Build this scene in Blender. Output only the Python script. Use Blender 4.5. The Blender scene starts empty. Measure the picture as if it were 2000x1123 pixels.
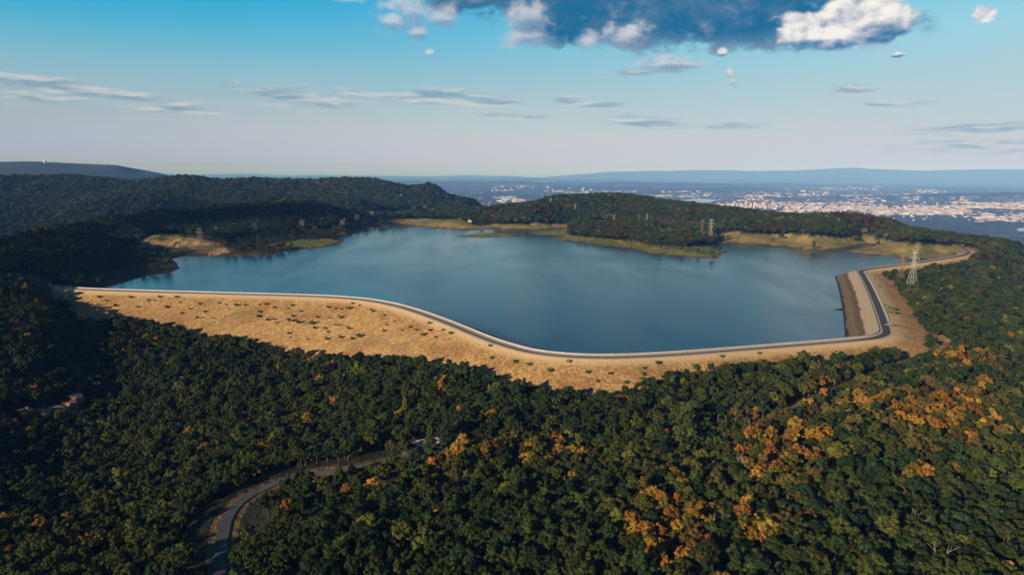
import bpy, bmesh, math, random
import numpy as np
from mathutils import Matrix, Vector, Euler

random.seed(7)
rng = np.random.default_rng(11)
SC = bpy.context.scene
COL = SC.collection
R = math.radians

# ------------------------------------------------------------------ camera
HC = 130.0                                   # metres above the reservoir
FPX = 1333.33                                # focal length in photo pixels (24 mm on 36 mm)
PITCH, ROLL = math.atan(225.5 / FPX), 0.008
_f = np.array([0, math.cos(PITCH), -math.sin(PITCH)])
_r0 = np.array([1.0, 0, 0])
_u0 = np.array([0, math.sin(PITCH), math.cos(PITCH)])
_r = _r0 * math.cos(ROLL) + _u0 * math.sin(ROLL)
_u = -_r0 * math.sin(ROLL) + _u0 * math.cos(ROLL)
EYE = np.array([0, 0, HC])
cam = bpy.data.cameras.new('camera')
cam.lens, cam.sensor_width, cam.clip_start, cam.clip_end = 24, 36, 1, 300000
co = bpy.data.objects.new('camera', cam)
COL.objects.link(co)
co.matrix_world = Matrix(((_r[0], _u[0], -_f[0], 0), (_r[1], _u[1], -_f[1], 0), (_r[2], _u[2], -_f[2], HC), (0, 0, 0, 1)))
SC.camera = co

# ------------------------------------------------------------------ exposure, sun, sky
SC.view_settings.view_transform = 'Standard'
SC.view_settings.look = 'None'
EXPO = 0.25
SC.view_settings.exposure = EXPO
SC.view_settings.gamma = 1.0
SC.cycles.use_denoising = True
SC.cycles.max_bounces = 5
SC.cycles.volume_bounces = 0
SC.cycles.caustics_reflective = SC.cycles.caustics_refractive = False
SUN_EL, SUN_AZ = R(16), R(43)                # light travels towards (+sin az, +cos az)
sl = bpy.data.lights.new('sun', 'SUN')
sl.energy, sl.angle, sl.color = 5.0, R(0.53), (1.0, 0.83, 0.66)
so = bpy.data.objects.new('sun', sl)
COL.objects.link(so)
_sd = Vector((math.sin(SUN_AZ) * math.cos(SUN_EL), math.cos(SUN_AZ) * math.cos(SUN_EL), -math.sin(SUN_EL)))
so.rotation_euler = _sd.to_track_quat('-Z', 'Y').to_euler()


class NT:
    """Small helper that writes node maths."""
    def __init__(s, tree):
        s.t = tree
        tree.nodes.clear()

    def n(s, typ, **kw):
        nd = s.t.nodes.new(typ)
        for k, v in kw.items():
            setattr(nd, k, v)
        return nd

    def put(s, sock, v):
        if isinstance(v, bpy.types.NodeSocket):
            s.t.links.new(v, sock)
        elif v is not None:
            if hasattr(sock.default_value, '__len__') and not hasattr(v, '__len__'):
                v = [v] * len(sock.default_value)
            if hasattr(v, '__len__') and len(sock.default_value) == 4 and len(v) == 3:
                v = (*v, 1)
            sock.default_value = v

    def m(s, op, a, b=None, c=None, clamp=False):
        nd = s.n('ShaderNodeMath', operation=op, use_clamp=clamp)
        for i, v in enumerate((a, b, c)):
            if v is not None:
                s.put(nd.inputs[i], v)
        return nd.outputs[0]

    def add(s, a, b): return s.m('ADD', a, b)
    def sub(s, a, b): return s.m('SUBTRACT', a, b)
    def mul(s, a, b): return s.m('MULTIPLY', a, b)
    def mx(s, a, b): return s.m('MAXIMUM', a, b)

    def step(s, x, a, b):                    # smooth 0..1 between a and b
        nd = s.n('ShaderNodeMapRange', interpolation_type='SMOOTHSTEP')
        s.put(nd.inputs[0], x)
        nd.inputs[1].default_value, nd.inputs[2].default_value = a, b
        return nd.outputs[0]

    def lin(s, x, a, b, c, d):
        nd = s.n('ShaderNodeMapRange')
        s.put(nd.inputs[0], x)
        for i, v in enumerate((a, b, c, d)):
            nd.inputs[i + 1].default_value = v
        return nd.outputs[0]

    def mix(s, f, a, b, blend='MIX'):
        nd = s.n('ShaderNodeMix', data_type='RGBA', blend_type=blend)
        s.put(nd.inputs[0], f)
        s.put(nd.inputs[6], a)
        s.put(nd.inputs[7], b)
        return nd.outputs[2]

    def vec(s, x, y, z=0.0):
        nd = s.n('ShaderNodeCombineXYZ')
        for i, v in enumerate((x, y, z)):
            s.put(nd.inputs[i], v)
        return nd.outputs[0]

    def noise(s, v, scale, detail=4, rough=0.55, dist=0.0):
        nd = s.n('ShaderNodeTexNoise')
        if v is not None:
            s.put(nd.inputs['Vector'], v)
        for k, x in (('Scale', scale), ('Detail', detail), ('Roughness', rough), ('Distortion', dist)):
            nd.inputs[k].default_value = x
        return nd.outputs['Fac']

    def ramp(s, x, stops):
        nd = s.n('ShaderNodeValToRGB')
        s.put(nd.inputs[0], x)
        e = nd.color_ramp.elements
        while len(e) < len(stops):
            e.new(0.5)
        for i, (p, c) in enumerate(stops):
            e[i].position, e[i].color = p, (*c, 1)
        return nd.outputs[0]


world = bpy.data.worlds.new('World')
SC.world = world
world.use_nodes = True
world.cycles.sampling_method = 'MANUAL'
world.cycles.sample_map_resolution = 512
W = NT(world.node_tree)
dirv = W.n('ShaderNodeTexCoord').outputs['Generated']
sx = W.n('ShaderNodeSeparateXYZ')
W.put(sx.inputs[0], dirv)
U = W.add(1000, W.mul(W.m('ARCTAN2', sx.outputs[0], sx.outputs[1]), FPX))
V = W.mul(W.m('ARCSINE', sx.outputs[2]), FPX)          # elevation in the same angular unit
sky = W.n('ShaderNodeTexSky', sky_type='NISHITA', sun_disc=False)
sky.sun_elevation = SUN_EL
sky.sun_rotation = SUN_AZ + math.pi
sky.altitude = 600
sky.air_density, sky.dust_density, sky.ozone_density = 1.0, 1.2, 3.0
SKYS = 0.08
CLOUD_K = 1.0 / SKYS / 2 ** EXPO                    # sky colours below are given as the camera records them
vr = W.lin(V, -60, 500, 0, 1)
left_c = W.ramp(vr, [(0.00, (0.16, 0.30, 0.60)), (0.085, (0.20, 0.33, 0.95)), (0.107, (0.42, 0.45, 1.05)), (0.16, (0.42, 0.475, 0.76)), (0.214, (0.415, 0.48, 0.63)), (0.27, (0.38, 0.475, 0.54)), (0.42, (0.235, 0.505, 0.65)), (0.52, (0.085, 0.455, 0.68)), (0.62, (0.004, 0.385, 0.69)), (1.0, (0.0, 0.26, 0.56))])
right_c = W.ramp(vr, [(0.00, (0.20, 0.34, 0.62)), (0.085, (0.26, 0.39, 0.75)), (0.107, (0.57, 0.57, 0.80)), (0.16, (0.59, 0.60, 0.72)), (0.214, (0.59, 0.615, 0.665)), (0.27, (0.53, 0.63, 0.67)), (0.42, (0.44, 0.66, 0.74)), (0.52, (0.38, 0.69, 0.81)), (0.66, (0.24, 0.64, 0.86)), (1.0, (0.12, 0.46, 0.74))])
lowf = W.step(V, 190, 60)
band = W.mix(W.add(W.mul(W.step(U, 100, 2300), W.sub(1.0, lowf)), W.mul(W.step(U, -150, 1250), lowf)), left_c, right_c)
band = W.mix(1.0, band, W.vec(CLOUD_K, CLOUD_K, CLOUD_K), 'MULTIPLY')
# the graded band of air opposite the sun passes into the plain sky model higher up and to the sides
fade = W.mul(W.step(V, 900, 380), W.step(W.m('ABSOLUTE', W.sub(U, 1000)), 2600, 1300))
skyc = W.mix(W.mul(fade, 0.96), W.mix(1.0, sky.outputs[0], (0.20, 0.32, 0.41), 'MULTIPLY'), band)


def ell(cx, cy, a, b, tilt=0.0):
    """Soft ellipse around photo position (cx, cy), half sizes a, b in the same angular unit."""
    d = _f + (cx - 1000) / FPX * _r + (561.5 - cy) / FPX * _u
    d = d / np.linalg.norm(d)
    u0, v0 = 1000 + math.atan2(d[0], d[1]) * FPX, math.asin(d[2]) * FPX
    du = W.sub(U, u0)
    dv = W.sub(V, v0)
    if tilt:
        dv = W.sub(dv, W.mul(du, tilt))
    p = W.m('POWER', W.m('ABSOLUTE', W.mul(du, 1 / a)), 2)
    q = W.m('POWER', W.m('ABSOLUTE', W.mul(dv, 1 / b)), 2)
    return W.sub(1.0, W.m('SQRT', W.add(p, q)))


def blobs(lst):
    o = None
    for e in lst:
        v = ell(*e)
        o = v if o is None else W.m('SMOOTH_MAX', o, v, 0.2)
    return W.mx(o, -1.2)


def cnoise(w_, h_, z_, det=8, rough=0.6, dist=0.3, ou=0.0, ov=0.0):
    return W.sub(W.noise(W.vec(W.mul(W.add(U, ou), 1 / w_), W.mul(W.add(V, ov), 1 / h_), z_), 1.0, det, rough, dist), 0.5)


puff = cnoise(46, 34, 1.0)
puff_s = cnoise(46, 34, 1.0, ou=-10, ov=10)
mid = cnoise(130, 60, 4.0, 5)
mid_s = cnoise(130, 60, 4.0, 5, ou=-26, ov=22)
soft = cnoise(240, 60, 6.0, 5)
streak = cnoise(110, 13, 9.0, 7, 0.6, 0.5)
# the long dark cumulus base
S = blobs([(1010, -32, 170, 70), (1150, -2, 200, 80), (1330, 14, 230, 78), (1500, 28, 200, 60), (1110, 56, 110, 38), (1300, -118, 620, 130), (1640, 50, 150, 38, -0.08),
           (905, -6, 90, 36), (1215, 56, 100, 36), (1440, 52, 180, 32)])
D = W.add(W.add(S, W.mul(puff, 1.5)), W.mul(mid, 1.3))
a_dark = W.step(D, -0.06, 0.42)
edge = W.step(D, 0.55, 0.05)
dark = W.mix(W.step(W.add(mid, W.mul(puff, 0.5)), -0.12, 0.16), (0.003, 0.135, 0.290), (0.080, 0.190, 0.325))
dark = W.mix(W.mul(W.step(V, 290, 350), 0.8), dark, (0.115, 0.20, 0.35))
dark = W.mix(W.mul(W.step(W.add(puff, W.mul(mid, 0.8)), 0.02, 0.24), 0.55), dark, (0.20, 0.30, 0.44))
dark = W.mix(W.mul(edge, 0.25), dark, (0.25, 0.42, 0.58))
# sunlit puffs
S = blobs([(1600, 60, 70, 30), (1655, 40, 74, 44), (1740, 46, 46, 34), (1560, 50, 50, 26), (1030, 34, 56, 34), (1035, 72, 60, 24), (1150, 76, 30, 18), (1215, 68, 62, 26, 0.1), (866, 38, 40, 24),
           (800, 20, 50, 34), (768, 42, 44, 26), (815, 62, 26, 22), (757, 12, 28, 14), (680, -2, 36, 9), (838, 101, 9, 6), (1305, 124, 62, 20), (1350, 126, 40, 11), (1430, 153, 14, 22, -0.9),
           (1412, 104, 9, 9), (1752, 108, 12, 5), (1922, 28, 20, 14), (1685, 14, 70, 36), (1700, 66, 80, 24)])
D = W.add(W.add(S, W.mul(puff, 2.1)), W.mul(mid, 0.8))
Dn = W.add(W.mul(puff_s, 2.1), W.mul(mid_s, 1.2))
a_lit = W.mul(W.add(W.mul(W.step(D, -0.06, 0.78), W.step(U, 1550, 1400)), W.mul(W.step(D, 0.0, 0.42), W.step(U, 1400, 1550))), W.lin(U, 760, 1500, 0.68, 1.0))
# their shaded undersides
S2 = blobs([(1712, 66, 46, 22), (1745, 74, 46, 14), (1600, 90, 80, 12), (1040, 52, 40, 18), (1050, 84, 60, 14), (1220, 84, 60, 14), (870, 50, 40, 12), (805, 40, 30, 16),
            (770, 54, 40, 10), (815, 74, 26, 8), (1310, 136, 70, 10), (1436, 166, 14, 8), (1412, 112, 18, 6), (1752, 113, 20, 5)])
lit_f = W.add(0.66, W.mul(W.sub(W.add(W.mul(puff, 2.1), W.mul(mid, 1.2)), Dn), 0.75))
lit_f = W.sub(lit_f, W.mul(W.step(W.add(S2, W.mul(puff, 1.2)), -0.15, 0.6), 0.62))
lit_f = W.m('ADD', lit_f, W.mul(W.sub(D, 0.35), 0.25), clamp=True)
litc = W.ramp(lit_f, [(0.0, (0.05, 0.19, 0.37)), (0.30, (0.27, 0.37, 0.51)), (0.60, (0.62, 0.63, 0.68)), (0.85, (0.87, 0.84, 0.82)), (1.0, (0.93, 0.90, 0.86))])
litc = W.mix(W.mul(W.step(U, 1480, 1250), 0.5), litc, (0.36, 0.44, 0.56))
# thin far streaks
S = blobs([(830, 188, 220, 17, -0.02), (960, 200, 90, 10), (60, 162, 150, 17, -0.09), (190, 180, 200, 13, -0.1), (560, 190, 150, 18, -0.1), (330, 214, 110, 9), (1110, 197, 36, 12),
           (1250, 240, 120, 19, -0.1), (1245, 142, 70, 9), (1665, 174, 60, 12), (1890, 252, 120, 12), (1900, 285, 150, 14), (1745, 202, 66, 8), (1440, 246, 80, 9), (40, 186, 90, 14),
           (1000, 228, 110, 8), (1170, 205, 80, 7)])
D = W.add(S, W.mul(streak, 2.6))
a_thin = W.mul(W.step(D, -0.05, 0.7), 0.78)
low = W.sub(W.mul(streak, 2.6), W.mul(cnoise(110, 13, 9.0, 7, 0.6, 0.5, 6, 7), 2.6))
thinc = W.mix(W.step(W.add(low, W.mul(puff, 0.6)), -0.35, 0.45), (0.20, 0.34, 0.46), (0.60, 0.62, 0.65))
veil = W.mul(W.step(soft, -0.05, 0.28), W.mul(W.step(V, 260, 60), 0.22))


def over(base, c, a):
    return W.mix(a, base, W.mix(1.0, c, W.vec(CLOUD_K, CLOUD_K, CLOUD_K), 'MULTIPLY'))


skyc = over(skyc, (0.58, 0.58, 0.62), veil)
skyc = over(skyc, thinc, a_thin)
skyc = over(skyc, dark, a_dark)
skyc = over(skyc, litc, a_lit)
bg = W.n('ShaderNodeBackground')
W.put(bg.inputs[0], skyc)
bg.inputs[1].default_value = SKYS
wo = W.n('ShaderNodeOutputWorld')
W.t.links.new(bg.outputs[0], wo.inputs[0])


# ------------------------------------------------------------------ layout helpers
def ray(px, py): return _f + (px - 1000) / FPX * _r + (561.5 - py) / FPX * _u


def at(px, py, z):                           # photo pixel on the level z
    d = ray(px, py)
    return EYE + d * ((z - HC) / d[2])


def atd(px, py, dist):                       # photo pixel at a ground distance
    d = ray(px, py)
    return EYE + d * (dist / math.hypot(d[0], d[1]))


def proj(p):
    q = np.asarray(p, float) - EYE
    w = q @ _f
    w = np.where(np.abs(w) < 1e-3, 1e-3, w)
    x, y = 1000 + FPX * (q @ _r) / w, 561.5 - FPX * (q @ _u) / w
    return np.where(w > 0, x, -9e9), np.where(w > 0, y, -9e9)


def inside(px, py, poly):
    x, y = np.asarray(px), np.asarray(py)
    c = np.zeros(x.shape, bool)
    n = len(poly)
    for i in range(n):
        x0, y0 = poly[i]
        x1, y1 = poly[(i + 1) % n]
        if y0 == y1:
            continue
        c ^= ((y0 > y) != (y1 > y)) & (x < (x1 - x0) * (y - y0) / (y1 - y0) + x0)
    return c


def seg_dist(x, y, pts, closed=False):
    """Distance to a polyline, arc length of the nearest point and the side (+ left of travel)."""
    pts = np.asarray(pts, float)[:, :2]
    if closed:
        pts = np.vstack([pts, pts[:1]])
    best = np.full(x.shape, 1e18)
    arc = np.zeros(x.shape)
    side_ = np.zeros(x.shape)
    s0 = 0.0
    for a, b in zip(pts[:-1], pts[1:]):
        d = b - a
        L = math.hypot(*d)
        if L < 1e-6:
            continue
        t = np.clip(((x - a[0]) * d[0] + (y - a[1]) * d[1]) / L ** 2, 0, 1)
        dx, dy = x - a[0] - t * d[0], y - a[1] - t * d[1]
        q = dx * dx + dy * dy
        m = q < best
        best = np.where(m, q, best)
        arc = np.where(m, s0 + t * L, arc)
        side_ = np.where(m, np.sign(d[0] * (y - a[1]) - d[1] * (x - a[0])), side_)
        s0 += L
    return np.sqrt(best), arc, side_


def sstep(x, a, b):
    t = np.clip((x - a) / (b - a), 0, 1)
    return t * t * (3 - 2 * t)


_perm = rng.random((256, 256))


def vnoise(x, y):
    xi, yi = np.floor(x).astype(int), np.floor(y).astype(int)
    fx, fy = x - xi, y - yi
    fx, fy = fx * fx * (3 - 2 * fx), fy * fy * (3 - 2 * fy)
    g = lambda i, j: _perm[i & 255, j & 255]
    return (g(xi, yi) * (1 - fx) + g(xi + 1, yi) * fx) * (1 - fy) + (g(xi, yi + 1) * (1 - fx) + g(xi + 1, yi + 1) * fx) * fy


def fbm(x, y, oct=4):
    o, a, t = 0.0, 1.0, 0.0
    for k in range(oct):
        o = o + a * vnoise(x * 2 ** k + 17.3 * k, y * 2 ** k + 9.1 * k)
        t += a
        a *= 0.5
    return o / t - 0.5


def chaikin(p, n=2):
    p = np.asarray(p, float)
    for _ in range(n):
        a, b = p[:-1], p[1:]
        q = np.empty((2 * len(a), p.shape[1]))
        q[0::2], q[1::2] = a * 0.75 + b * 0.25, a * 0.25 + b * 0.75
        p = np.vstack([p[:1], q, p[-1:]])
    return p


def resample(p, step):
    p = np.asarray(p, float)
    s = np.r_[0, np.cumsum(np.linalg.norm(np.diff(p, axis=0), axis=1))]
    n = max(2, int(s[-1] / step) + 1)
    t = np.linspace(0, s[-1], n)
    return np.stack([np.interp(t, s, p[:, i]) for i in range(p.shape[1])], 1)


def tag(o, label=None, cat=None, group=None, kind=None):
    for k, v in (('label', label), ('category', cat), ('group', group), ('kind', kind)):
        if v:
            o[k] = v
    return o


def link(name, me, mat=None, parent=None):
    o = bpy.data.objects.new(name, me)
    COL.objects.link(o)
    if mat is not None and len(me.materials) == 0:
        me.materials.append(mat)
    if parent is not None:
        o.parent = parent
    return o


def mesh(name, v, f, smooth=False):
    me = bpy.data.meshes.new(name)
    me.from_pydata([tuple(map(float, p)) for p in v], [], [tuple(map(int, q)) for q in f])
    me.update()
    if smooth:
        me.polygons.foreach_set('use_smooth', [True] * len(me.polygons))
    return me


def quadmesh(name, V_, F_, smooth=False):
    """Fast mesh from arrays; every face has the same number of corners."""
    V_, F_ = np.asarray(V_, np.float32), np.asarray(F_, np.int32)
    me = bpy.data.meshes.new(name)
    me.vertices.add(len(V_))
    me.vertices.foreach_set('co', V_.ravel())
    k = F_.shape[1]
    me.loops.add(F_.size)
    me.loops.foreach_set('vertex_index', F_.ravel())
    me.polygons.add(len(F_))
    me.polygons.foreach_set('loop_start', np.arange(0, F_.size, k, dtype=np.int32))
    me.polygons.foreach_set('use_smooth', np.full(len(F_), smooth))
    me.update(calc_edges=True)
    return me


def empty(name, loc, rz=0.0, scale=1.0):
    o = bpy.data.objects.new(name, None)
    COL.objects.link(o)
    o.location = tuple(map(float, loc))
    o.rotation_euler = (0, 0, rz)
    o.scale = (scale,) * 3
    return o


def material(name):
    m = bpy.data.materials.new(name)
    m.use_nodes = True
    n = NT(m.node_tree)
    b = n.n('ShaderNodeBsdfPrincipled')
    out = n.n('ShaderNodeOutputMaterial')
    n.t.links.new(b.outputs[0], out.inputs[0])
    b.inputs['Specular IOR Level'].default_value = 0.2
    b.inputs['Roughness'].default_value = 0.85
    return m, n, b, out


def bump(n, b, h, dist, strength=1.0):
    bp = n.n('ShaderNodeBump')
    bp.inputs['Strength'].default_value = strength
    bp.inputs['Distance'].default_value = dist
    n.put(bp.inputs['Height'], h)
    n.t.links.new(bp.outputs[0], b.inputs['Normal'])


def plain(name, col, rough=0.8, var=0.25, scale=0.6):
    m, n, b, o = material(name)
    p = n.n('ShaderNodeNewGeometry').outputs['Position']
    k = n.lin(n.noise(p, scale, 5), 0.3, 0.7, 1 - var, 1 + var)
    n.put(b.inputs['Base Color'], n.mix(1.0, col, n.vec(k, k, k), 'MULTIPLY'))
    b.inputs['Roughness'].default_value = rough
    return m


# ------------------------------------------------------------------ reservoir, dam and land: plan
CREST_Z = 9.0
crest_px = [(60, 558), (105, 561), (150, 565), (300, 570), (450, 574), (600, 578), (680, 582), (740, 589), (800, 603), (880, 632), (950, 662), (1000, 678), (1040, 688), (1100, 695),
            (1170, 698), (1250, 696), (1350, 690), (1500, 678), (1600, 670), (1680, 663), (1715, 659), (1732, 651), (1729, 640), (1715, 600), (1695, 555), (1683, 535), (1679, 529),
            (1700, 525), (1760, 518), (1830, 508), (1880, 500), (1893, 494), (1888, 487), (1875, 482), (1855, 478)]
crest = resample(chaikin([at(*c, CREST_Z)[:2] for c in crest_px], 2), 4.0)
crest_s = np.r_[0, np.cumsum(np.linalg.norm(np.diff(crest, axis=0), axis=1))]
_leg = at(1732, 651, CREST_Z)[:2]
S_LEG = crest_s[np.argmin(np.linalg.norm(crest - _leg, axis=1))]      # arc length where the right leg starts


def face_run(s):                             # horizontal run per metre of drop, downstream
    return 2.6 + 1.6 * sstep(s, S_LEG - 40, S_LEG + 60) - 2.0 * sstep(s, S_LEG + 340, S_LEG + 420)


crest_lo = crest[::4]


def zface(x, y):
    d, s, sd_ = seg_dist(x, y, crest_lo)
    return CREST_Z - np.maximum(d - 5.5, 0) / face_run(s), d, s, sd_


shore_px = [(190, 564), (215, 561), (262, 546), (300, 536), (330, 534), (352, 524), (345, 514), (335, 506), (360, 500.5), (440, 501), (485, 498), (502, 502), (530, 497), (560, 491), (600, 487),
            (640, 482), (668, 474), (672, 469), (655, 463.5), (645, 460.5), (665, 461), (690, 456), (702, 452), (715, 448), (735, 444.5), (765, 443.5), (772, 441), (762, 438), (775, 437), (800, 440),
            (830, 444), (850, 446), (905, 450), (930, 449), (955, 447), (1000, 449), (1050, 449), (1105, 446), (1106, 449), (1070, 451), (1035, 455), (1028, 457), (1050, 459), (1090, 461),
            (1093, 464), (1070, 467), (1100, 470), (1135, 472), (1138, 476), (1190, 481), (1235, 487), (1262, 496), (1310, 500), (1370, 504), (1408, 505), (1397, 499), (1425, 492), (1402, 488),
            (1394, 483), (1402, 477), (1440, 476), (1480, 478), (1530, 482), (1560, 487), (1600, 491), (1645, 487), (1700, 477), (1702, 480), (1660, 488), (1640, 491), (1690, 498), (1750, 503),
            (1790, 506), (1838, 507)]
shore = np.array([at(*c, 0)[:2] for c in shore_px])
i0 = np.argmin(np.linalg.norm(crest - shore[0], axis=1))
i1 = np.argmin(np.linalg.norm(crest - shore[-1], axis=1))
lake_poly = np.vstack([shore, crest[i0:i1 + 1:3][::-1]])
isle = np.array([at(*c, 0)[:2] for c in [(886, 462.5), (915, 459), (940, 455.5), (985, 456), (1005, 459), (1014, 462), (985, 463.5), (940, 464.5), (910, 463.5)]])
bar = np.array([at(*c, 0)[:2] for c in [(1627, 604), (1638, 602.5), (1650, 603), (1662, 606), (1672, 609), (1672, 613), (1655, 608.5), (1640, 607)]])

CP = []                                      # control points x, y, z of the bare land


def cp(px, py, z, trees=13.0):
    """The canopy (or ground, trees=0) seen at this pixel stands on land of height z."""
    p = at(px, py, z + trees)
    CP.append((p[0], p[1], z))


def cpd(px, py, dist, trees=13.0):
    p = atd(px, py, dist)
    CP.append((p[0], p[1], p[2] - trees))


def solve_toe(px, py, trees=12.0):
    d = ray(px, py)
    k = np.linspace(150, 1500, 2000) / math.hypot(d[0], d[1])
    P_ = EYE + d[None] * k[:, None]
    zf, dd, s, sd_ = zface(P_[:, 0], P_[:, 1])
    ok = (sd_ < 0) & (dd > 5)
    g = np.where(ok, np.abs(P_[:, 2] - trees - zf), 1e9)
    i = np.argmin(g)
    if g[i] < 4:
        CP.append((P_[i, 0], P_[i, 1], zf[i]))
        j = np.argmin(np.linalg.norm(crest - P_[i, :2], axis=1))
        CP.append((crest[j, 0], crest[j, 1], zf[i] - 7))
        q = crest[j] + 0.45 * (P_[i, :2] - crest[j])
        CP.append((q[0], q[1], zf[i] - 5))


for c in [(130, 610), (250, 634), (350, 652), (450, 668), (560, 692), (640, 696), (720, 700), (800, 706), (860, 712), (930, 728), (1000, 742), (1090, 758), (1180, 764), (1300, 748), (1400, 730), (1500, 711),
          (1600, 696), (1700, 681), (1775, 674), (1780, 650), (1770, 625), (1745, 595), (1733, 570), (1733, 552), (1760, 536), (1820, 520), (1890, 505)]:
    solve_toe(*c)
# foreground wood
for c in [(100, 1110, -24), (430, 1115, -14), (700, 1110, -10), (1000, 1110, -6), (1400, 1110, 0), (1900, 1110, -2), (50, 950, -34), (250, 980, -30), (480, 960, -17), (700, 980, -9), (1000, 980, -4),
          (1300, 960, 2), (1600, 960, 4), (1900, 960, 0), (60, 860, -38), (250, 860, -37), (450, 850, -28), (600, 860, -21), (830, 850, -10), (1050, 880, -5), (1300, 860, 0), (1500, 850, 4), (1700, 830, 6), (1950, 840, 0),
          (200, 760, -35), (330, 720, -26), (450, 760, -25), (650, 770, -22), (800, 765, -14), (1000, 775, -6), (930, 760, -8), (900, 800, -9), (1150, 820, -7), (1400, 800, -8), (1600, 760, -3), (1750, 720, 2), (1850, 690, 4), (1980, 720, -6),
          (60, 760, -25), (20, 700, -12), (110, 690, -16), (40, 640, -4), (120, 640, -10), (30, 580, 8), (80, 580, 5), (-150, 640, 0), (-200, 800, -18), (-250, 1000, -30), (-150, 560, 18),
          (1830, 600, 0), (1900, 640, -2), (1990, 640, -16), (1850, 540, 2), (1950, 560, -16), (2000, 520, -24), (2100, 600, -50), (2200, 750, -40), (2200, 1000, -14), (1930, 500, 2)]:
    cp(*c)
# left lakeside and its ridge
for c in [(20, 490, 930), (60, 530, 820), (120, 520, 860), (150, 490, 1000), (200, 460, 1290), (300, 450, 1400), (400, 448, 1450), (480, 440, 1500), (560, 430, 1530), (640, 430, 1530), (1960, 490, 1350)]:
    cpd(*c)
for c in [(0, 470, 1000), (50, 452, 1120), (100, 438, 1230), (200, 424, 1430), (300, 413, 1600), (400, 404, 1680), (480, 398, 1720), (560, 393, 1740), (610, 393, 1780), (650, 402, 1820), (690, 411, 1860), (-120, 490, 1000), (-300, 520, 950)]:
    cpd(*c)
    x, y, z = CP[-1]
    l = math.hypot(x, y)
    for dd, dz in (((260, 45), (600, 150)) if c[0] < 420 else ((300, 30),)):
        CP.append((x * (1 + dd / l), y * (1 + dd / l), z - dz))
for c in [(265, 482, 6), (300, 463, 16), (340, 460, 17), (380, 466, 15), (420, 480, 8), (445, 492, 3), (250, 500, 4), (180, 545, 4), (230, 520, 3), (390, 490, 5), (330, 490, 4), (480, 470, 8), (500, 458, 12), (590, 452, 9), (670, 450, 7),
          (695, 438, 8), (730, 430, 6), (640, 468, 3), (590, 474, 4), (560, 476, 5)]:
    cp(*c, trees=0)
# far shore, peninsula, right-hand hills
for c in [(760, 428, 4), (830, 432, 4), (890, 432, 5), (950, 440, 3), (1040, 442, 3), (1130, 462, 4), (1200, 470, 4), (1250, 478, 3), (1330, 490, 2.5), (1380, 480, 4), (1420, 465, 7), (1480, 464, 9), (1560, 466, 9), (1640, 470, 9), (1720, 484, 5),
          (1800, 490, 5), (1860, 488, 7), (1180, 437, 12), (1240, 441, 10), (1110, 452, 4)]:
    cp(*c, trees=0)
for c in [(760, 418, 8), (830, 420, 8), (900, 424, 10), (960, 424, 14), (1040, 420, 18), (1180, 450, 6), (1300, 455, 7), (1350, 462, 6), (1250, 425, 22), (1350, 430, 18), (1450, 440, 16), (1550, 445, 16), (1650, 450, 16), (1750, 460, 14), (1820, 466, 14),
          (1900, 480, 12)]:
    cp(*c)
for c in [(860, 412, 2050), (945, 407, 2050), (1000, 402, 2050), (1040, 397, 2050), (1065, 391, 2080), (1110, 392, 2250), (1160, 384, 2300), (1250, 388, 2250), (1300, 395, 2150), (1380, 404, 2050), (1440, 409, 1950), (1500, 416, 1850),
          (1600, 420, 1750), (1680, 420, 1650), (1740, 431, 1550), (1800, 446, 1450), (1870, 456, 1500), (1930, 463, 1500), (1970, 470, 1480), (2060, 500, 1400), (2200, 560, 1150)]:
    cpd(*c)
    x, y, z = CP[-1]
    l = math.hypot(x, y)
    for dd, dz in ((200, 40), (600, 170), (1300, 330)) if c[0] > 980 else ():
        CP.append((x * (1 + dd / l), y * (1 + dd / l), max(z - dz, -320)))
# middle ridge beyond the gorge
for c in [(-200, 360, 3900), (-80, 355, 3900), (0, 352, 3900), (60, 351, 3800), (130, 349, 3750), (185, 351, 3650), (260, 356, 3500), (330, 352, 3500), (385, 352, 3450), (425, 357, 3350), (480, 356, 3350), (560, 357, 3300), (640, 356, 3300), (700, 355, 3200), (735, 357, 3150),
          (770, 361, 2950), (820, 362, 2850), (842, 366, 2850), (870, 376, 2850), (900, 388, 2850), (930, 399, 2850)]:
    cpd(*c, trees=11)
    x, y, z = CP[-1]
    l = math.hypot(x, y)
    for dd, dz in ((400, 60), (1300, 340)):
        CP.append((x * (1 + dd / l), y * (1 + dd / l), max(z - dz, -320)))
for c in [(60, 378, 3300), (250, 375, 3050), (440, 372, 2950), (570, 380, 2800), (700, 385, 2650), (800, 385, 2600), (0, 420, 2700), (120, 405, 2700), (300, 395, 2600), (450, 388, 2600), (560, 388, 2600), (760, 410, 2350), (850, 408, 2400), (900, 404, 2450),
          (0, 455, 2300), (-150, 440, 2500), (180, 415, 2450), (640, 395, 2450), (690, 405, 2250)]:
    cpd(*c, trees=11)
# far plateau on the left
for c in [(-300, 316, 9200), (-120, 317, 9200), (0, 318.5, 9000), (60, 318, 9000), (120, 321, 9000), (180, 324, 9000), (240, 329, 9000), (272, 332, 9000), (292, 341, 9000)]:
    cpd(*c, trees=0)
    x, y, z = CP[-1]
    l = math.hypot(x, y)
    if c[0] < 200:
        CP.append((x * (1 - 2200 / l), y * (1 - 2200 / l), z - 230))
    CP.append((x * (1 + 2500 / l), y * (1 + 2500 / l), z - 30))
for t in np.arange(-75, 76, 6.0):
    for rr in (6200, 8500, 12000, 18000, 30000, 45000, 62000):
        if rr in (6200, 8500, 12000) and t < -21:
            continue
        CP.append((rr * math.sin(R(t)), rr * math.cos(R(t)), -320))
    CP.append((30 * math.sin(R(t)), 30 * math.cos(R(t)), -8 + 8 * math.sin(R(t))))
CP = np.array(CP)


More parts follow.
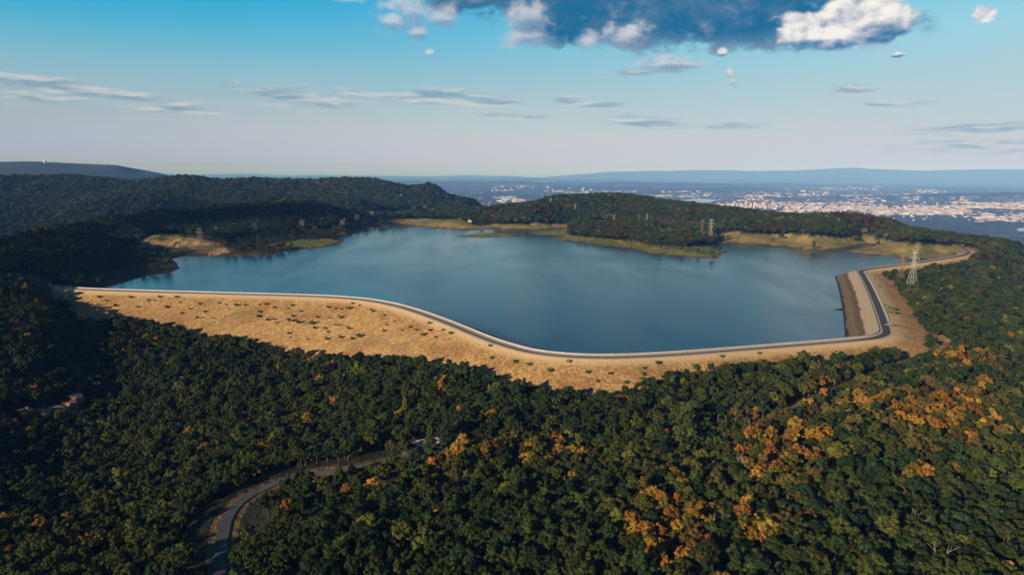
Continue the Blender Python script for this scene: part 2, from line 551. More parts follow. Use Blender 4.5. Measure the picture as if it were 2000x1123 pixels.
def lr(x, y):
    return np.arctan2(x, y), np.log(np.hypot(x, y) + 25.0)


def tps_fit(P_, lam):
    a, b = lr(P_[:, 0], P_[:, 1])
    Q = np.stack([a * 2.2, b], 1)
    d = np.linalg.norm(Q[:, None] - Q[None], axis=2)
    K = -np.sqrt(d * d + 0.0016) - lam * np.eye(len(Q))
    T = np.c_[np.ones(len(Q)), Q]
    A = np.block([[K, T], [T.T, np.zeros((3, 3))]])
    return Q, np.linalg.solve(A, np.r_[P_[:, 2], 0, 0, 0])


TQ, TW = tps_fit(CP, 4e-3)


def tps(x, y):
    a, b = lr(x, y)
    o = TW[-3] + TW[-2] * a * 2.2 + TW[-1] * b
    for q, w in zip(TQ, TW[:-3]):
        d2 = (a * 2.2 - q[0]) ** 2 + (b - q[1]) ** 2
        o = o - w * np.sqrt(d2 + 0.0016)
    return o


road_px = [(424, 1180), (426, 1123), (430, 1060), (438, 1010), (455, 980), (480, 960), (520, 940), (560, 926), (610, 914), (660, 906), (720, 896), (770, 886), (815, 874), (850, 866), (900, 858), (1000, 853), (1100, 848), (1200, 845), (1300, 842),
           (1400, 834), (1480, 815), (1540, 795), (1620, 762), (1700, 728), (1780, 700), (1850, 678), (1830, 660), (1790, 648), (1755, 640), (1731, 637)]


def land(x, y):
    """Height of the land, vectorised."""
    x, y = np.asarray(x, float), np.asarray(y, float)
    rr = np.hypot(x, y)
    h = tps(x, y)
    h = np.maximum(h, -328)
    near = 1 - sstep(rr, 1800, 4000)
    h = h + fbm(x / 130, y / 130, 4) * 9 * near + fbm(x / 420 + 5, y / 420, 4) * 34 * sstep(rr, 1900, 2700) * (1 - sstep(rr, 6000, 9000)) * sstep(h, -250, -60)
    h = h + fbm(x / 900, y / 700, 4) * 45 * sstep(rr, 7000, 12000) + (1 - sstep(h, -300, -200)) * np.maximum(fbm(x / 5200 + 2, y / 2600, 3) - 0.05, 0) * 420 * sstep(rr, 9000, 14000)
    m = rr < 2000
    if m.any():
        xm, ym, hm = x[m], y[m], h[m]
        ins = inside(xm, ym, lake_poly)
        ds, _, _ = seg_dist(xm, ym, shore)
        dc, sa, sd_ = seg_dist(xm, ym, crest_lo)
        zlim = CREST_Z - np.maximum(dc - 5.5, 0) / face_run(sa) - 0.5 + np.maximum(0, dc - 38 + 22 * sstep(sa, S_LEG + 340, S_LEG + 420)) * 0.8
        ds = ds + fbm(xm / 28, ym / 28, 3) * 9
        bank = 0.10 * ds + 0.25
        w = sstep(ds, 8, 85)
        ho = np.where(ds < 90, bank * (1 - w) + np.maximum(hm, 1.2) * w, hm)
        ho = np.where((sd_ < 0) & (dc < 260), np.where(ds < 40, np.minimum(ho, hm), hm), ho)
        ho = np.where((sd_ < 0) & (dc < 120) & (sa > 60), np.minimum(ho, zlim), ho)
        hi = -np.minimum(8, 0.16 * np.minimum(np.maximum(ds, 0), dc + 50)) - 0.25
        hm = np.where(ins, hi, ho)
        ii = inside(xm, ym, isle)
        di, _, _ = seg_dist(xm, ym, isle, True)
        hm = np.where(ii, np.minimum(2.2, 0.12 * di), np.where(ins, np.minimum(hm, -0.05) * sstep(di, 0, 40), hm))
        ib = inside(xm, ym, bar)
        hm = np.where(ib, 0.5, hm)
        h = h.copy()
        h[m] = hm
    return h



NT_, NR_ = 860, 640
TH = np.linspace(R(-72), R(72), NT_)
LR = np.linspace(math.log(45), math.log(60000), NR_)
gt, gl = np.meshgrid(TH, LR, indexing='ij')
GX, GY = np.exp(gl) * np.sin(gt), np.exp(gl) * np.cos(gt)
GH = np.concatenate([land(GX[i:i + 86], GY[i:i + 86]) for i in range(0, NT_, 86)])


def hq(x, y):
    """Terrain height under x, y from the grid."""
    x, y = np.asarray(x, float), np.asarray(y, float)
    a = np.clip((np.arctan2(x, y) - TH[0]) / (TH[1] - TH[0]), 0, NT_ - 1.001)
    b = np.clip((np.log(np.maximum(np.hypot(x, y), 1)) - LR[0]) / (LR[1] - LR[0]), 0, NR_ - 1.001)
    i, j = a.astype(int), b.astype(int)
    u, v = a - i, b - j
    return (GH[i, j] * (1 - u) + GH[i + 1, j] * u) * (1 - v) + (GH[i, j + 1] * (1 - u) + GH[i + 1, j + 1] * u) * v


def ground(px, py, lift=0.0, far=90000):
    """First point of the land (raised by lift) that the pixel shows."""
    d = ray(px, py)
    k = np.exp(np.linspace(math.log(60), math.log(far), 4000)) / math.hypot(d[0], d[1])
    P_ = EYE + d[None] * k[:, None]
    g = P_[:, 2] - lift - hq(P_[:, 0], P_[:, 1])
    i = np.argmax(g < 0)
    if i == 0:
        return None
    t = g[i - 1] / (g[i - 1] - g[i])
    p = P_[i - 1] + (P_[i] - P_[i - 1]) * t
    p[2] = hq(p[0], p[1])
    return p


# road line on the land, then smooth the land along it
rd = []
for c in road_px:
    g = ground(*c, lift=3.0)
    if g is not None and math.hypot(g[0], g[1]) < 1200:
        rd.append(g)
rd = resample(chaikin(np.array(rd), 3), 3.0)
for _ in range(60):
    rd[1:-1, 2] = (rd[:-2, 2] + rd[2:, 2]) / 2 * 0.6 + rd[1:-1, 2] * 0.4
m = np.hypot(GX, GY) < 900
dr, ar, _ = seg_dist(GX[m], GY[m], rd[::2])
rs = np.r_[0, np.cumsum(np.linalg.norm(np.diff(rd[::2, :2], axis=0), axis=1))]
w = 1 - sstep(dr, 6.5, 24)
GH[m] = GH[m] * (1 - w) + (np.interp(ar, rs, rd[::2, 2]) - 0.25) * w

# ------------------------------------------------------------------ clear ground (no trees) and its cover, as outlines
CLEAR = {
    'sand': [[(240, 494), (262, 474), (290, 461), (330, 455), (368, 457), (404, 466), (432, 478), (456, 499), (440, 510), (330, 510), (270, 502)]],
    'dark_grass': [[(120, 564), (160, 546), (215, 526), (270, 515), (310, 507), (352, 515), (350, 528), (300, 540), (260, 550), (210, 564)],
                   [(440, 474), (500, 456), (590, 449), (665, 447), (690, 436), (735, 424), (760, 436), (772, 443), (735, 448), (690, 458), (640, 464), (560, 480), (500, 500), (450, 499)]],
    'green': [[(545, 482), (590, 466), (640, 466), (672, 472), (640, 485), (575, 492)],
              [(1020, 458), (1070, 449), (1112, 447), (1112, 459), (1180, 467), (1240, 470), (1262, 478), (1330, 483), (1378, 478), (1402, 488), (1430, 492), (1412, 508), (1300, 502), (1190, 484), (1120, 474), (1050, 463)],
              [(885, 465), (935, 453), (1000, 453), (1018, 463), (950, 467)]],
    'gold': [[(752, 430), (800, 427), (895, 429), (925, 436), (1000, 439), (1060, 438), (1112, 441), (1112, 448), (1000, 451), (955, 449), (905, 452), (850, 448), (790, 441), (760, 436)],
             [(1392, 456), (1430, 452), (1480, 458), (1560, 458), (1640, 465), (1690, 462), (1745, 473), (1850, 480), (1872, 478), (1893, 490), (1840, 506), (1790, 508), (1640, 493), (1590, 492), (1500, 482), (1400, 478)],
             [(1140, 436), (1172, 430), (1200, 436), (1245, 441), (1180, 444), (1150, 440)]],
    'gravel': [[(722, 419), (740, 411), (800, 411), (838, 413), (838, 425), (790, 424), (745, 422)]],
    'orange_soil': [[(1970, 473), (1976, 473), (2004, 493), (1998, 498)]],
    'homes': [[(76, 383), (76, 376), (102, 376), (102, 383)], [(774, 390), (774, 382), (794, 382), (794, 390)], [(2, 383), (15, 378), (32, 379), (30, 383)], [(450, 379), (462, 368), (482, 367), (472, 379)], [(556, 385), (558, 378), (595, 376), (594, 384)], [(632, 387), (632, 381), (642, 380), (642, 387)]],
}

# ------------------------------------------------------------------ terrain mesh
vx = np.stack([GX, GY, GH], -1).reshape(-1, 3)
idx = np.arange(NT_ * NR_).reshape(NT_, NR_)
F_ = np.stack([idx[:-1, :-1], idx[:-1, 1:], idx[1:, 1:], idx[1:, :-1]], -1).reshape(-1, 4)
ter = quadmesh('terrain', vx, F_, True)
px_, py_ = proj(vx)
rr_ = np.hypot(vx[:, 0], vx[:, 1])
tint = np.tile(np.array([0.022, 0.026, 0.010]), (len(vx), 1))
nz = fbm(vx[:, 0] / 22, vx[:, 1] / 22, 4)
nz2 = fbm(vx[:, 0] / 75 + 9, vx[:, 1] / 75, 4)


def paint(mask, c, amt=1.0):
    a = (mask * amt)[:, None]
    tint[:] = tint * (1 - a) + np.asarray(c)[None] * a


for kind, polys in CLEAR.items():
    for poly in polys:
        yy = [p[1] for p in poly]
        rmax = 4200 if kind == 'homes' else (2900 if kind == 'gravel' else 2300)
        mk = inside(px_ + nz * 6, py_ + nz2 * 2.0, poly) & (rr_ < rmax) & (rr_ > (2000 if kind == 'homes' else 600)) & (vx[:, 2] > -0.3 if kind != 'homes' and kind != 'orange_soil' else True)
        if kind == 'sand':
            paint(mk, (0.28, 0.195, 0.068))
            paint(mk & (nz + nz2 > 0.10), (0.60, 0.39, 0.17))
            paint(mk & (nz - nz2 > 0.04), (0.070, 0.075, 0.022))
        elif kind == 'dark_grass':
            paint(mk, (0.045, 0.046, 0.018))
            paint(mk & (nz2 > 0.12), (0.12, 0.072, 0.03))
        elif kind == 'green':
            paint(mk, (0.185, 0.190, 0.036))
            paint(mk & (nz > 0.08), (0.27, 0.225, 0.06))
            paint(mk & (nz2 > 0.1), (0.14, 0.165, 0.026))
        elif kind == 'gold':
            paint(mk, (0.33, 0.25, 0.075))
            paint(mk & (nz > 0.03), (0.20, 0.20, 0.045))
            paint(mk & (nz2 > 0.2), (0.50, 0.36, 0.18))
        elif kind == 'gravel':
            paint(mk, (0.62, 0.47, 0.40))
            paint(mk & (nz > 0.1), (0.22, 0.15, 0.12))
        elif kind == 'homes':
            paint(mk, (0.40, 0.31, 0.21))
        else:
            paint(mk, (0.40, 0.19, 0.10))
# muddy drawdown band along the waterline
mk = (rr_ < 2000)
dsh = np.full(len(vx), 1e9)
dsh[mk], _, _ = seg_dist(vx[mk, 0], vx[mk, 1], shore)
band = (vx[:, 2] < 1.1) & (vx[:, 2] > -9) & (dsh < 60)
paint(band, (0.10, 0.062, 0.038))
# dry grass round the foot of the dam
mk = rr_ < 1500
zt, dt = np.full(len(vx), -1e9), np.full(len(vx), 1e9)
st2 = np.zeros(len(vx))
zt[mk], dt[mk], st2[mk], st_ = zface(vx[mk, 0], vx[mk, 1])
sd2 = np.zeros(len(vx))
sd2[mk] = st_
foot = (sd2 < 0) & (zt > vx[:, 2] - 4.5 + nz * 5) & (dt < np.where(st2 > S_LEG + 340, 45, 230))
paint(foot, (0.40, 0.23, 0.10))
paint(foot & (nz > 0.05), (0.30, 0.20, 0.075))
# road verges
mk = np.zeros(len(vx), bool)
mm = rr_ < 900
d2 = np.full(len(vx), 1e9)
d2[mm], _, _ = seg_dist(vx[mm, 0], vx[mm, 1], rd[::2])
paint((d2 < 5.0 + nz * 5), (0.17, 0.115, 0.05))
# valley floor woods, suburbs and fields
vf = rr_ > 4500
vn = fbm(vx[:, 0] / 620, vx[:, 1] / 420, 5)
vn2 = fbm(vx[:, 0] / 260 + 3, vx[:, 1] / 200 + 8, 4)
paint(vf, (0.055, 0.070, 0.038))
paint(vf & (vn > 0.12) & (vx[:, 2] < -230), (0.085, 0.095, 0.045))
paint(vf & (vn2 > 0.18) & (vx[:, 2] < -230), (0.16, 0.14, 0.085))
vn3 = fbm(vx[:, 0] / 110 + 7, vx[:, 1] / 170 + 2, 3)
urban = vf & (vx[:, 2] < -230) & inside(px_, py_, [(1250, 380), (1420, 376), (1560, 366), (1730, 362), (1900, 380), (2100, 384), (2100, 436), (1900, 424), (1700, 418), (1400, 412), (1260, 396)])
paint(urban & (vn3 > -0.02), (0.15, 0.135, 0.115))
paint(urban & (vn3 > 0.12), (0.27, 0.24, 0.21))
ca = ter.color_attributes.new('cover', 'FLOAT_COLOR', 'POINT')
ca.data.foreach_set('color', np.c_[tint, np.ones(len(tint))].astype(np.float32).ravel())
mt, n, b, o_ = material('land_cover')
pos = n.n('ShaderNodeNewGeometry').outputs['Position']
att = n.n('ShaderNodeAttribute', attribute_name='cover')
k1 = n.lin(n.noise(pos, 0.35, 6, 0.65), 0.3, 0.7, 0.55, 1.45)
k2 = n.lin(n.noise(pos, 0.03, 6, 0.6), 0.3, 0.7, 0.7, 1.3)
kk = n.mul(k1, k2)
n.put(b.inputs['Base Color'], n.mix(1.0, att.outputs['Color'], n.vec(kk, n.mul(kk, 0.99), n.mul(kk, 0.95)), 'MULTIPLY'))
b.inputs['Roughness'].default_value = 0.95
bump(n, b, n.add(n.noise(pos, 0.05, 6, 0.7), n.mul(n.noise(pos, 0.6, 4), 0.2)), 6.0, 0.8)
tag(link('terrain', ter, mt), kind='structure')

# far mountains on the horizon (solid ridges standing on the plain)
mm_, n, b, o_ = material('far_mountain_forest')
b.inputs['Base Color'].default_value = (0.09, 0.105, 0.075, 1)
for (D0, prof, dep) in ((48000, [(1060, 347), (1120, 341), (1180, 337), (1220, 335), (1260, 334), (1300, 334), (1340, 332.5), (1400, 332), (1450, 333.5), (1540, 333), (1600, 331.5), (1640, 329), (1670, 328), (1700, 330), (1740, 332), (1800, 333.5), (1860, 332), (1920, 331), (1990, 331), (2080, 330), (2250, 340)], 6000),):
    pr = np.array(prof, float)
    xs = np.linspace(pr[0, 0], pr[-1, 0], 220)
    ys = np.interp(xs, pr[:, 0], pr[:, 1]) + fbm(xs / 40, xs * 0 + D0, 4) * 2.2
    V_, F2 = [], []
    for x_, y_ in zip(xs, ys):
        p = atd(x_, y_, D0)
        l = math.hypot(p[0], p[1])
        for k, zz in ((-1, -345), (-0.45, -345 + (p[2] + 345) * 0.45), (0, p[2]), (0.4, -345 + (p[2] + 345) * 0.6), (1, -345)):
            V_.append((p[0] * (1 + k * dep / l), p[1] * (1 + k * dep / l), zz))
    for i in range(len(xs) - 1):
        for j in range(4):
            F2.append((i * 5 + j, i * 5 + j + 1, i * 5 + j + 6, i * 5 + j + 5))
    tag(link('hills', mesh('hills', V_, F2, True), mm_), kind='structure')

# ------------------------------------------------------------------ water
mw, n, b, o_ = material('lake_water')
pos = n.n('ShaderNodeNewGeometry').outputs['Position']
mp = n.n('ShaderNodeMapping')
mp.inputs['Rotation'].default_value = (0, 0, R(35))
mp.inputs['Scale'].default_value = (1.0, 0.35, 1)
n.put(mp.inputs[0], pos)
wind = n.noise(mp.outputs[0], 0.010, 7, 0.65, 0.4)
b.inputs['Base Color'].default_value = (0.004, 0.072, 0.112, 1)
b.inputs['IOR'].default_value = 1.333
b.inputs['Specular IOR Level'].default_value = 0.5
n.put(b.inputs['Roughness'], n.lin(wind, 0.35, 0.65, 0.07, 0.17))
hgt = n.add(n.noise(pos, 0.8, 4, 0.7), n.mul(n.noise(pos, 0.17, 3), 0.5))
bp = n.n('ShaderNodeBump')
n.put(bp.inputs['Strength'], n.lin(wind, 0.36, 0.62, 0.12, 0.25))
bp.inputs['Distance'].default_value = 0.6
n.put(bp.inputs['Height'], hgt)
n.t.links.new(bp.outputs[0], b.inputs['Normal'])
bm = bmesh.new()
# push natural shore outwards a little so the sheet runs under the bank
ctr = lake_poly.mean(0)
lp = lake_poly.copy()
nn = len(lp)
area = 0.5 * np.sum(lp[:, 0] * np.roll(lp[:, 1], -1) - np.roll(lp[:, 0], -1) * lp[:, 1])
sg = 1 if area > 0 else -1
tg = np.roll(lp, -1, 0) - np.roll(lp, 1, 0)
nrm = np.stack([tg[:, 1], -tg[:, 0]], 1) / (np.linalg.norm(tg, axis=1)[:, None] + 1e-9) * sg
lp[:len(shore)] += nrm[:len(shore)] * 9
fv = [bm.verts.new((p[0], p[1], 0.0)) for p in lp]
bm.faces.new(fv)
bmesh.ops.triangulate(bm, faces=bm.faces[:])
bmesh.ops.recalc_face_normals(bm, faces=bm.faces[:])
for f_ in bm.faces:
    if f_.normal.z < 0:
        f_.normal_flip()
me = bpy.data.meshes.new('water')
bm.to_mesh(me)
tag(link('water', me, mw), kind='structure')
# pale river reaches in the valley
for poly in ([(1012, 356), (1040, 354.5), (1072, 355.5), (1078, 357.5), (1055, 361), (1020, 362)], [(1335, 391), (1365, 388), (1402, 391), (1385, 396), (1345, 395)], [(1985, 447), (2010, 444), (2030, 452), (1990, 452)],
             [(960, 386), (1000, 383), (1012, 386), (985, 389)], [(870, 355), (900, 354), (905, 356), (880, 357)]):
    pts = [at(*c, -300) for c in poly]
    zz = max(float(hq(p[0], p[1])) for p in pts) + 4
    zz = min(zz, -270)
    me = mesh('river', [at(*c, zz) for c in poly], [tuple(range(len(poly)))])
    tag(link('river', me, mw), kind='structure')

# ------------------------------------------------------------------ dam
tan = np.gradient(crest, axis=0)
tan /= np.linalg.norm(tan, axis=1)[:, None]
left = np.stack([-tan[:, 1], tan[:, 0]], 1)          # upstream side (lake lies left of travel)
dam = empty('earth_dam', (*crest[len(crest) // 3], 0))
tag(dam, 'long curved earth embankment dam with dry golden grass slope holding the reservoir', 'dam')
DL = np.array(dam.location)


def strip(name, prof, mat, sl_=slice(None), smooth=False, parent=dam):
    """Sweep a list of (offset, z) pairs (or functions of arc length) along the crest."""
    C_, L_, S_ = crest[sl_], left[sl_], crest_s[sl_]
    V_ = []
    for o, z in prof:
        oo = o(S_) if callable(o) else np.full(len(S_), o)
        zz = z(S_) if callable(z) else np.full(len(S_), z)
        V_.append(np.c_[C_ + L_ * oo[:, None], zz] - (DL if parent is dam else 0))
    k = len(prof)
    V_ = np.stack(V_, 1).reshape(-1, 3)
    I = np.arange(len(S_) * k).reshape(-1, k)
    Q = np.stack([I[:-1, :-1], I[:-1, 1:], I[1:, 1:], I[1:, :-1]], -1).reshape(-1, 4)[:, ::-1]
    return link(name, quadmesh(name, V_, Q, smooth), mat, parent)


md, n, b, o_ = material('dry_grass_slope')
pos = n.n('ShaderNodeNewGeometry').outputs['Position']
sp = n.n('ShaderNodeSeparateXYZ')
n.put(sp.inputs[0], pos)
big = n.noise(pos, 0.028, 5, 0.6)
fine = n.noise(pos, 0.42, 7, 0.7)
tuft = n.noise(pos, 1.3, 4, 0.6)
col = n.mix(n.step(fine, 0.36, 0.64), (0.33, 0.18, 0.070), (0.76, 0.49, 0.190))
col = n.mix(n.mul(n.step(tuft, 0.5, 0.7), 0.5), col, (0.78, 0.51, 0.20))
col = n.mix(n.mul(n.step(big, 0.46, 0.66), 0.8), col, n.mix(n.step(fine, 0.4, 0.6), (0.25, 0.115, 0.045), (0.50, 0.27, 0.09)))
col = n.mix(n.mul(n.step(n.noise(pos, 0.055, 6, 0.65), 0.53, 0.66), 0.7), col, (0.26, 0.215, 0.060))
col = n.mix(n.mul(n.step(n.noise(pos, 0.13, 6, 0.7), 0.48, 0.62), 0.6), col, (0.36, 0.19, 0.065))
col = n.mix(n.mul(n.step(n.noise(pos, 0.9, 5, 0.75), 0.56, 0.66), 0.55), col, (0.24, 0.125, 0.045))
col = n.mix(n.step(n.add(sp.outputs[2], n.mul(fine, 3)), 6.5, 10.0), col, (0.74, 0.52, 0.27))
n.put(b.inputs['Base Color'], col)
b.inputs['Roughness'].default_value = 0.95
bump(n, b, n.add(fine, n.mul(tuft, 0.5)), 1.2, 0.9)

mu, n, b, o_ = material('rip_rap_face')
pos = n.n('ShaderNodeNewGeometry').outputs['Position']
sp = n.n('ShaderNodeSeparateXYZ')
n.put(sp.inputs[0], pos)
fine = n.noise(pos, 0.5, 6, 0.7)
zz = n.add(sp.outputs[2], n.mul(n.sub(n.noise(pos, 0.06, 4), 0.5), 3.0))
top = n.mix(n.step(fine, 0.35, 0.65), (0.46, 0.33, 0.20), (0.66, 0.50, 0.33))
brn = n.mix(n.step(fine, 0.35, 0.65), (0.11, 0.060, 0.030), (0.21, 0.12, 0.06))
olv = n.mix(n.step(fine, 0.45, 0.62), (0.17, 0.115, 0.05), (0.30, 0.215, 0.085))
col = n.mix(n.step(zz, 0.6, 1.2), (0.035, 0.028, 0.022), olv)
col = n.mix(n.step(zz, 3.2, 4.0), col, brn)
col = n.mix(n.step(zz, 5.2, 6.0), col, top)
n.put(b.inputs['Base Color'], col)
bump(n, b, fine, 0.8, 0.8)

m_gravel = plain('pale_gravel', (0.56, 0.44, 0.31), 0.95, 0.22, 0.9)
m_asphalt = plain('asphalt', (0.075, 0.076, 0.082), 0.9, 0.3, 0.35)
m_oldroad = plain('faded_asphalt', (0.095, 0.097, 0.103), 0.9, 0.3, 0.35)
m_conc = plain('weathered_concrete', (0.42, 0.41, 0.39), 0.8, 0.15, 0.3)
m_white = plain('white_painted_steel', (0.78, 0.77, 0.74), 0.5, 0.08, 0.5)

RUN = lambda d: (lambda s: -5.5 - d * face_run(s))
strip('crest', [(6.0, CREST_Z - 0.05), (5.2, CREST_Z), (-5.0, CREST_Z), (-5.5, CREST_Z - 0.05)], m_gravel)
strip('upstream_face', [(6.0, CREST_Z - 0.05), (17.0, 4.6), (24.0, 1.8), (30.0, -0.6), (52.0, -9.5)], mu)
bz = 14.6
strip('downstream_face', [(-5.5, CREST_Z - 0.05), (RUN(3), CREST_Z - 3), (RUN(8), CREST_Z - 8), (RUN(bz), CREST_Z - bz), (lambda s: RUN(bz)(s) - 3.2, CREST_Z - bz - 0.25), (lambda s: RUN(bz + 8)(s) - 3.2, CREST_Z - bz - 8.25),
                          (lambda s: RUN(34)(s) - 3.2, CREST_Z - 34.25), (lambda s: RUN(60)(s) - 3.2, CREST_Z - 60.25)], md)
sB = slice(0, int(np.searchsorted(crest_s, S_LEG * 0.62)))
strip('bench_track', [(lambda s: RUN(bz)(s) - 0.5, CREST_Z - bz + 0.07), (lambda s: RUN(bz)(s) - 2.6, CREST_Z - bz - 0.10)], plain('bench_dust', (0.62, 0.45, 0.27), 0.95, 0.35, 0.2), sB)
strip('parapet_wall', [(5.2, CREST_Z - 0.2), (5.2, CREST_Z + 1.0), (4.7, CREST_Z + 1.0), (4.7, CREST_Z - 0.2)], m_conc)
iL = int(np.searchsorted(crest_s, S_LEG - 6))
iT = int(np.searchsorted(crest_s, S_LEG + 330))
strip('guard_rail', [(-4.6, CREST_Z + 0.05), (-4.6, CREST_Z + 0.85), (-4.9, CREST_Z + 0.85), (-4.9, CREST_Z + 0.05)], m_white, slice(iL + 14, iT))
wdt = lambda s: sstep(s, S_LEG - 60, S_LEG - 10)
rl = strip('road', [(lambda s: 0.3 + 2.1 * wdt(s), CREST_Z + 0.05), (lambda s: -2.4 - 0.8 * wdt(s), CREST_Z + 0.05)], m_asphalt, parent=None)
tag(rl, kind='structure')


def ribbon(name, pts, w0, w1, lift, mat):
    t = np.gradient(pts[:, :2], axis=0)
    t /= np.linalg.norm(t, axis=1)[:, None] + 1e-9
    l = np.stack([-t[:, 1], t[:, 0]], 1)
    A = np.c_[pts[:, :2] + l * w0, pts[:, 2] + lift]
    B_ = np.c_[pts[:, :2] + l * w1, pts[:, 2] + lift]
    V_ = np.stack([A, B_], 1).reshape(-1, 3)
    F2 = [(2 * i, 2 * i + 1, 2 * i + 3, 2 * i + 2)[::-1] for i in range(len(pts) - 1)]
    return tag(link(name, mesh(name, V_, F2), mat), kind='structure')


ribbon('road', rd, 2.2, -2.2, 0.10, m_oldroad)
gp = ground(836, 868, 1.0)
if gp is not None:
    ang = np.linspace(0, 2 * math.pi, 28, endpoint=False)
    pl = [(gp[0] + math.cos(a) * (9 + 1.5 * math.sin(3 * a)), gp[1] + 6 + math.sin(a) * (7 + math.cos(2 * a)), 0) for a in ang]
    pl = [(p[0], p[1], float(hq(p[0], p[1])) + 0.35) for p in pl]
    tag(link('gravel_pullout', mesh('gravel_pullout', pl, [tuple(range(28))]), plain('pale_pullout_gravel', (0.62, 0.50, 0.42), 0.95, 0.2, 0.6)), kind='structure')
# side track from the crest corner to the woods
tp = np.array([at(1731, 637, CREST_Z), at(1745, 636, 8.0), at(1765, 640, 6.0), at(1785, 646, 3.5)])
tp = resample(chaikin(tp, 2), 3)
zf_ = zface(tp[:, 0], tp[:, 1])[0]
tp[:, 2] = np.maximum(zf_, hq(tp[:, 0], tp[:, 1])) + 0.7
ribbon('track', tp, 2.6, -2.6, 0.05, m_gravel)

# ------------------------------------------------------------------ trees
m_leaf, n, b, o_ = material('leaf')
ai = n.n('ShaderNodeAttribute', attribute_name='tint', attribute_type='INSTANCER')
pos = n.n('ShaderNodeNewGeometry').outputs['Position']
pv = n.noise(pos, 0.22, 3, 0.6)
pw = n.noise(pos, 1.1, 2, 0.6)
k = n.mul(n.lin(pv, 0.3, 0.7, 0.5, 1.5), n.lin(pw, 0.3, 0.7, 0.6, 1.4))
c_ = n.mix(1.0, ai.outputs['Color'], n.vec(n.mul(k, n.lin(pv, 0.3, 0.7, 1.15, 0.9)), k, k), 'MULTIPLY')
n.put(b.inputs['Base Color'], c_)
b.inputs['Roughness'].default_value = 0.7
b.inputs['Specular IOR Level'].default_value = 0.12
tr = n.n('ShaderNodeBsdfTranslucent')
n.put(tr.inputs[0], c_)
ms = n.n('ShaderNodeMixShader')
ms.inputs[0].default_value = 0.18
n.t.links.new(b.outputs[0], ms.inputs[1])
n.t.links.new(tr.outputs[0], ms.inputs[2])
n.t.links.new(ms.outputs[0], o_.inputs[0])
m_bark = plain('grey_brown_bark', (0.13, 0.10, 0.075), 0.95, 0.3, 2.0)
m_snag = plain('bleached_dead_wood', (0.24, 0.19, 0.14), 0.9, 0.25, 2.0)

ICO_V = ICO_F = None
bm = bmesh.new()
bmesh.ops.create_icosphere(bm, subdivisions=1, radius=1)
ICO_V = np.array([v.co for v in bm.verts])
ICO_F = np.array([[v.index for v in f.verts] for f in bm.faces])
bm.free()


def leaves_on(c, r, k, size, rg, squash=0.85, up=0.25):
    d = rg.normal(size=(k, 3))
    d /= np.linalg.norm(d, axis=1)[:, None]
    d[:, 2] = np.where(d[:, 2] < -0.35, -d[:, 2], d[:, 2])
    p = c + d * r * np.array([1, 1, squash]) * rg.uniform(0.86, 1.14, (k, 1))
    nn_ = d + rg.normal(scale=0.55, size=(k, 3)) + np.array([0, 0, up])
    nn_ /= np.linalg.norm(nn_, axis=1)[:, None]
    a = np.cross(nn_, rg.normal(size=(k, 3)))
    a /= np.linalg.norm(a, axis=1)[:, None] + 1e-9
    b_ = np.cross(nn_, a)
    s = size * rg.uniform(0.6, 1.35, (k, 1))
    j = lambda: rg.uniform(0.65, 1.2, (k, 1))
    q = np.stack([p + a * s * j(), p + b_ * s * j() * 0.8, p - a * s * j(), p - b_ * s * j() * 0.8], 1)
    return q.reshape(-1, 3)


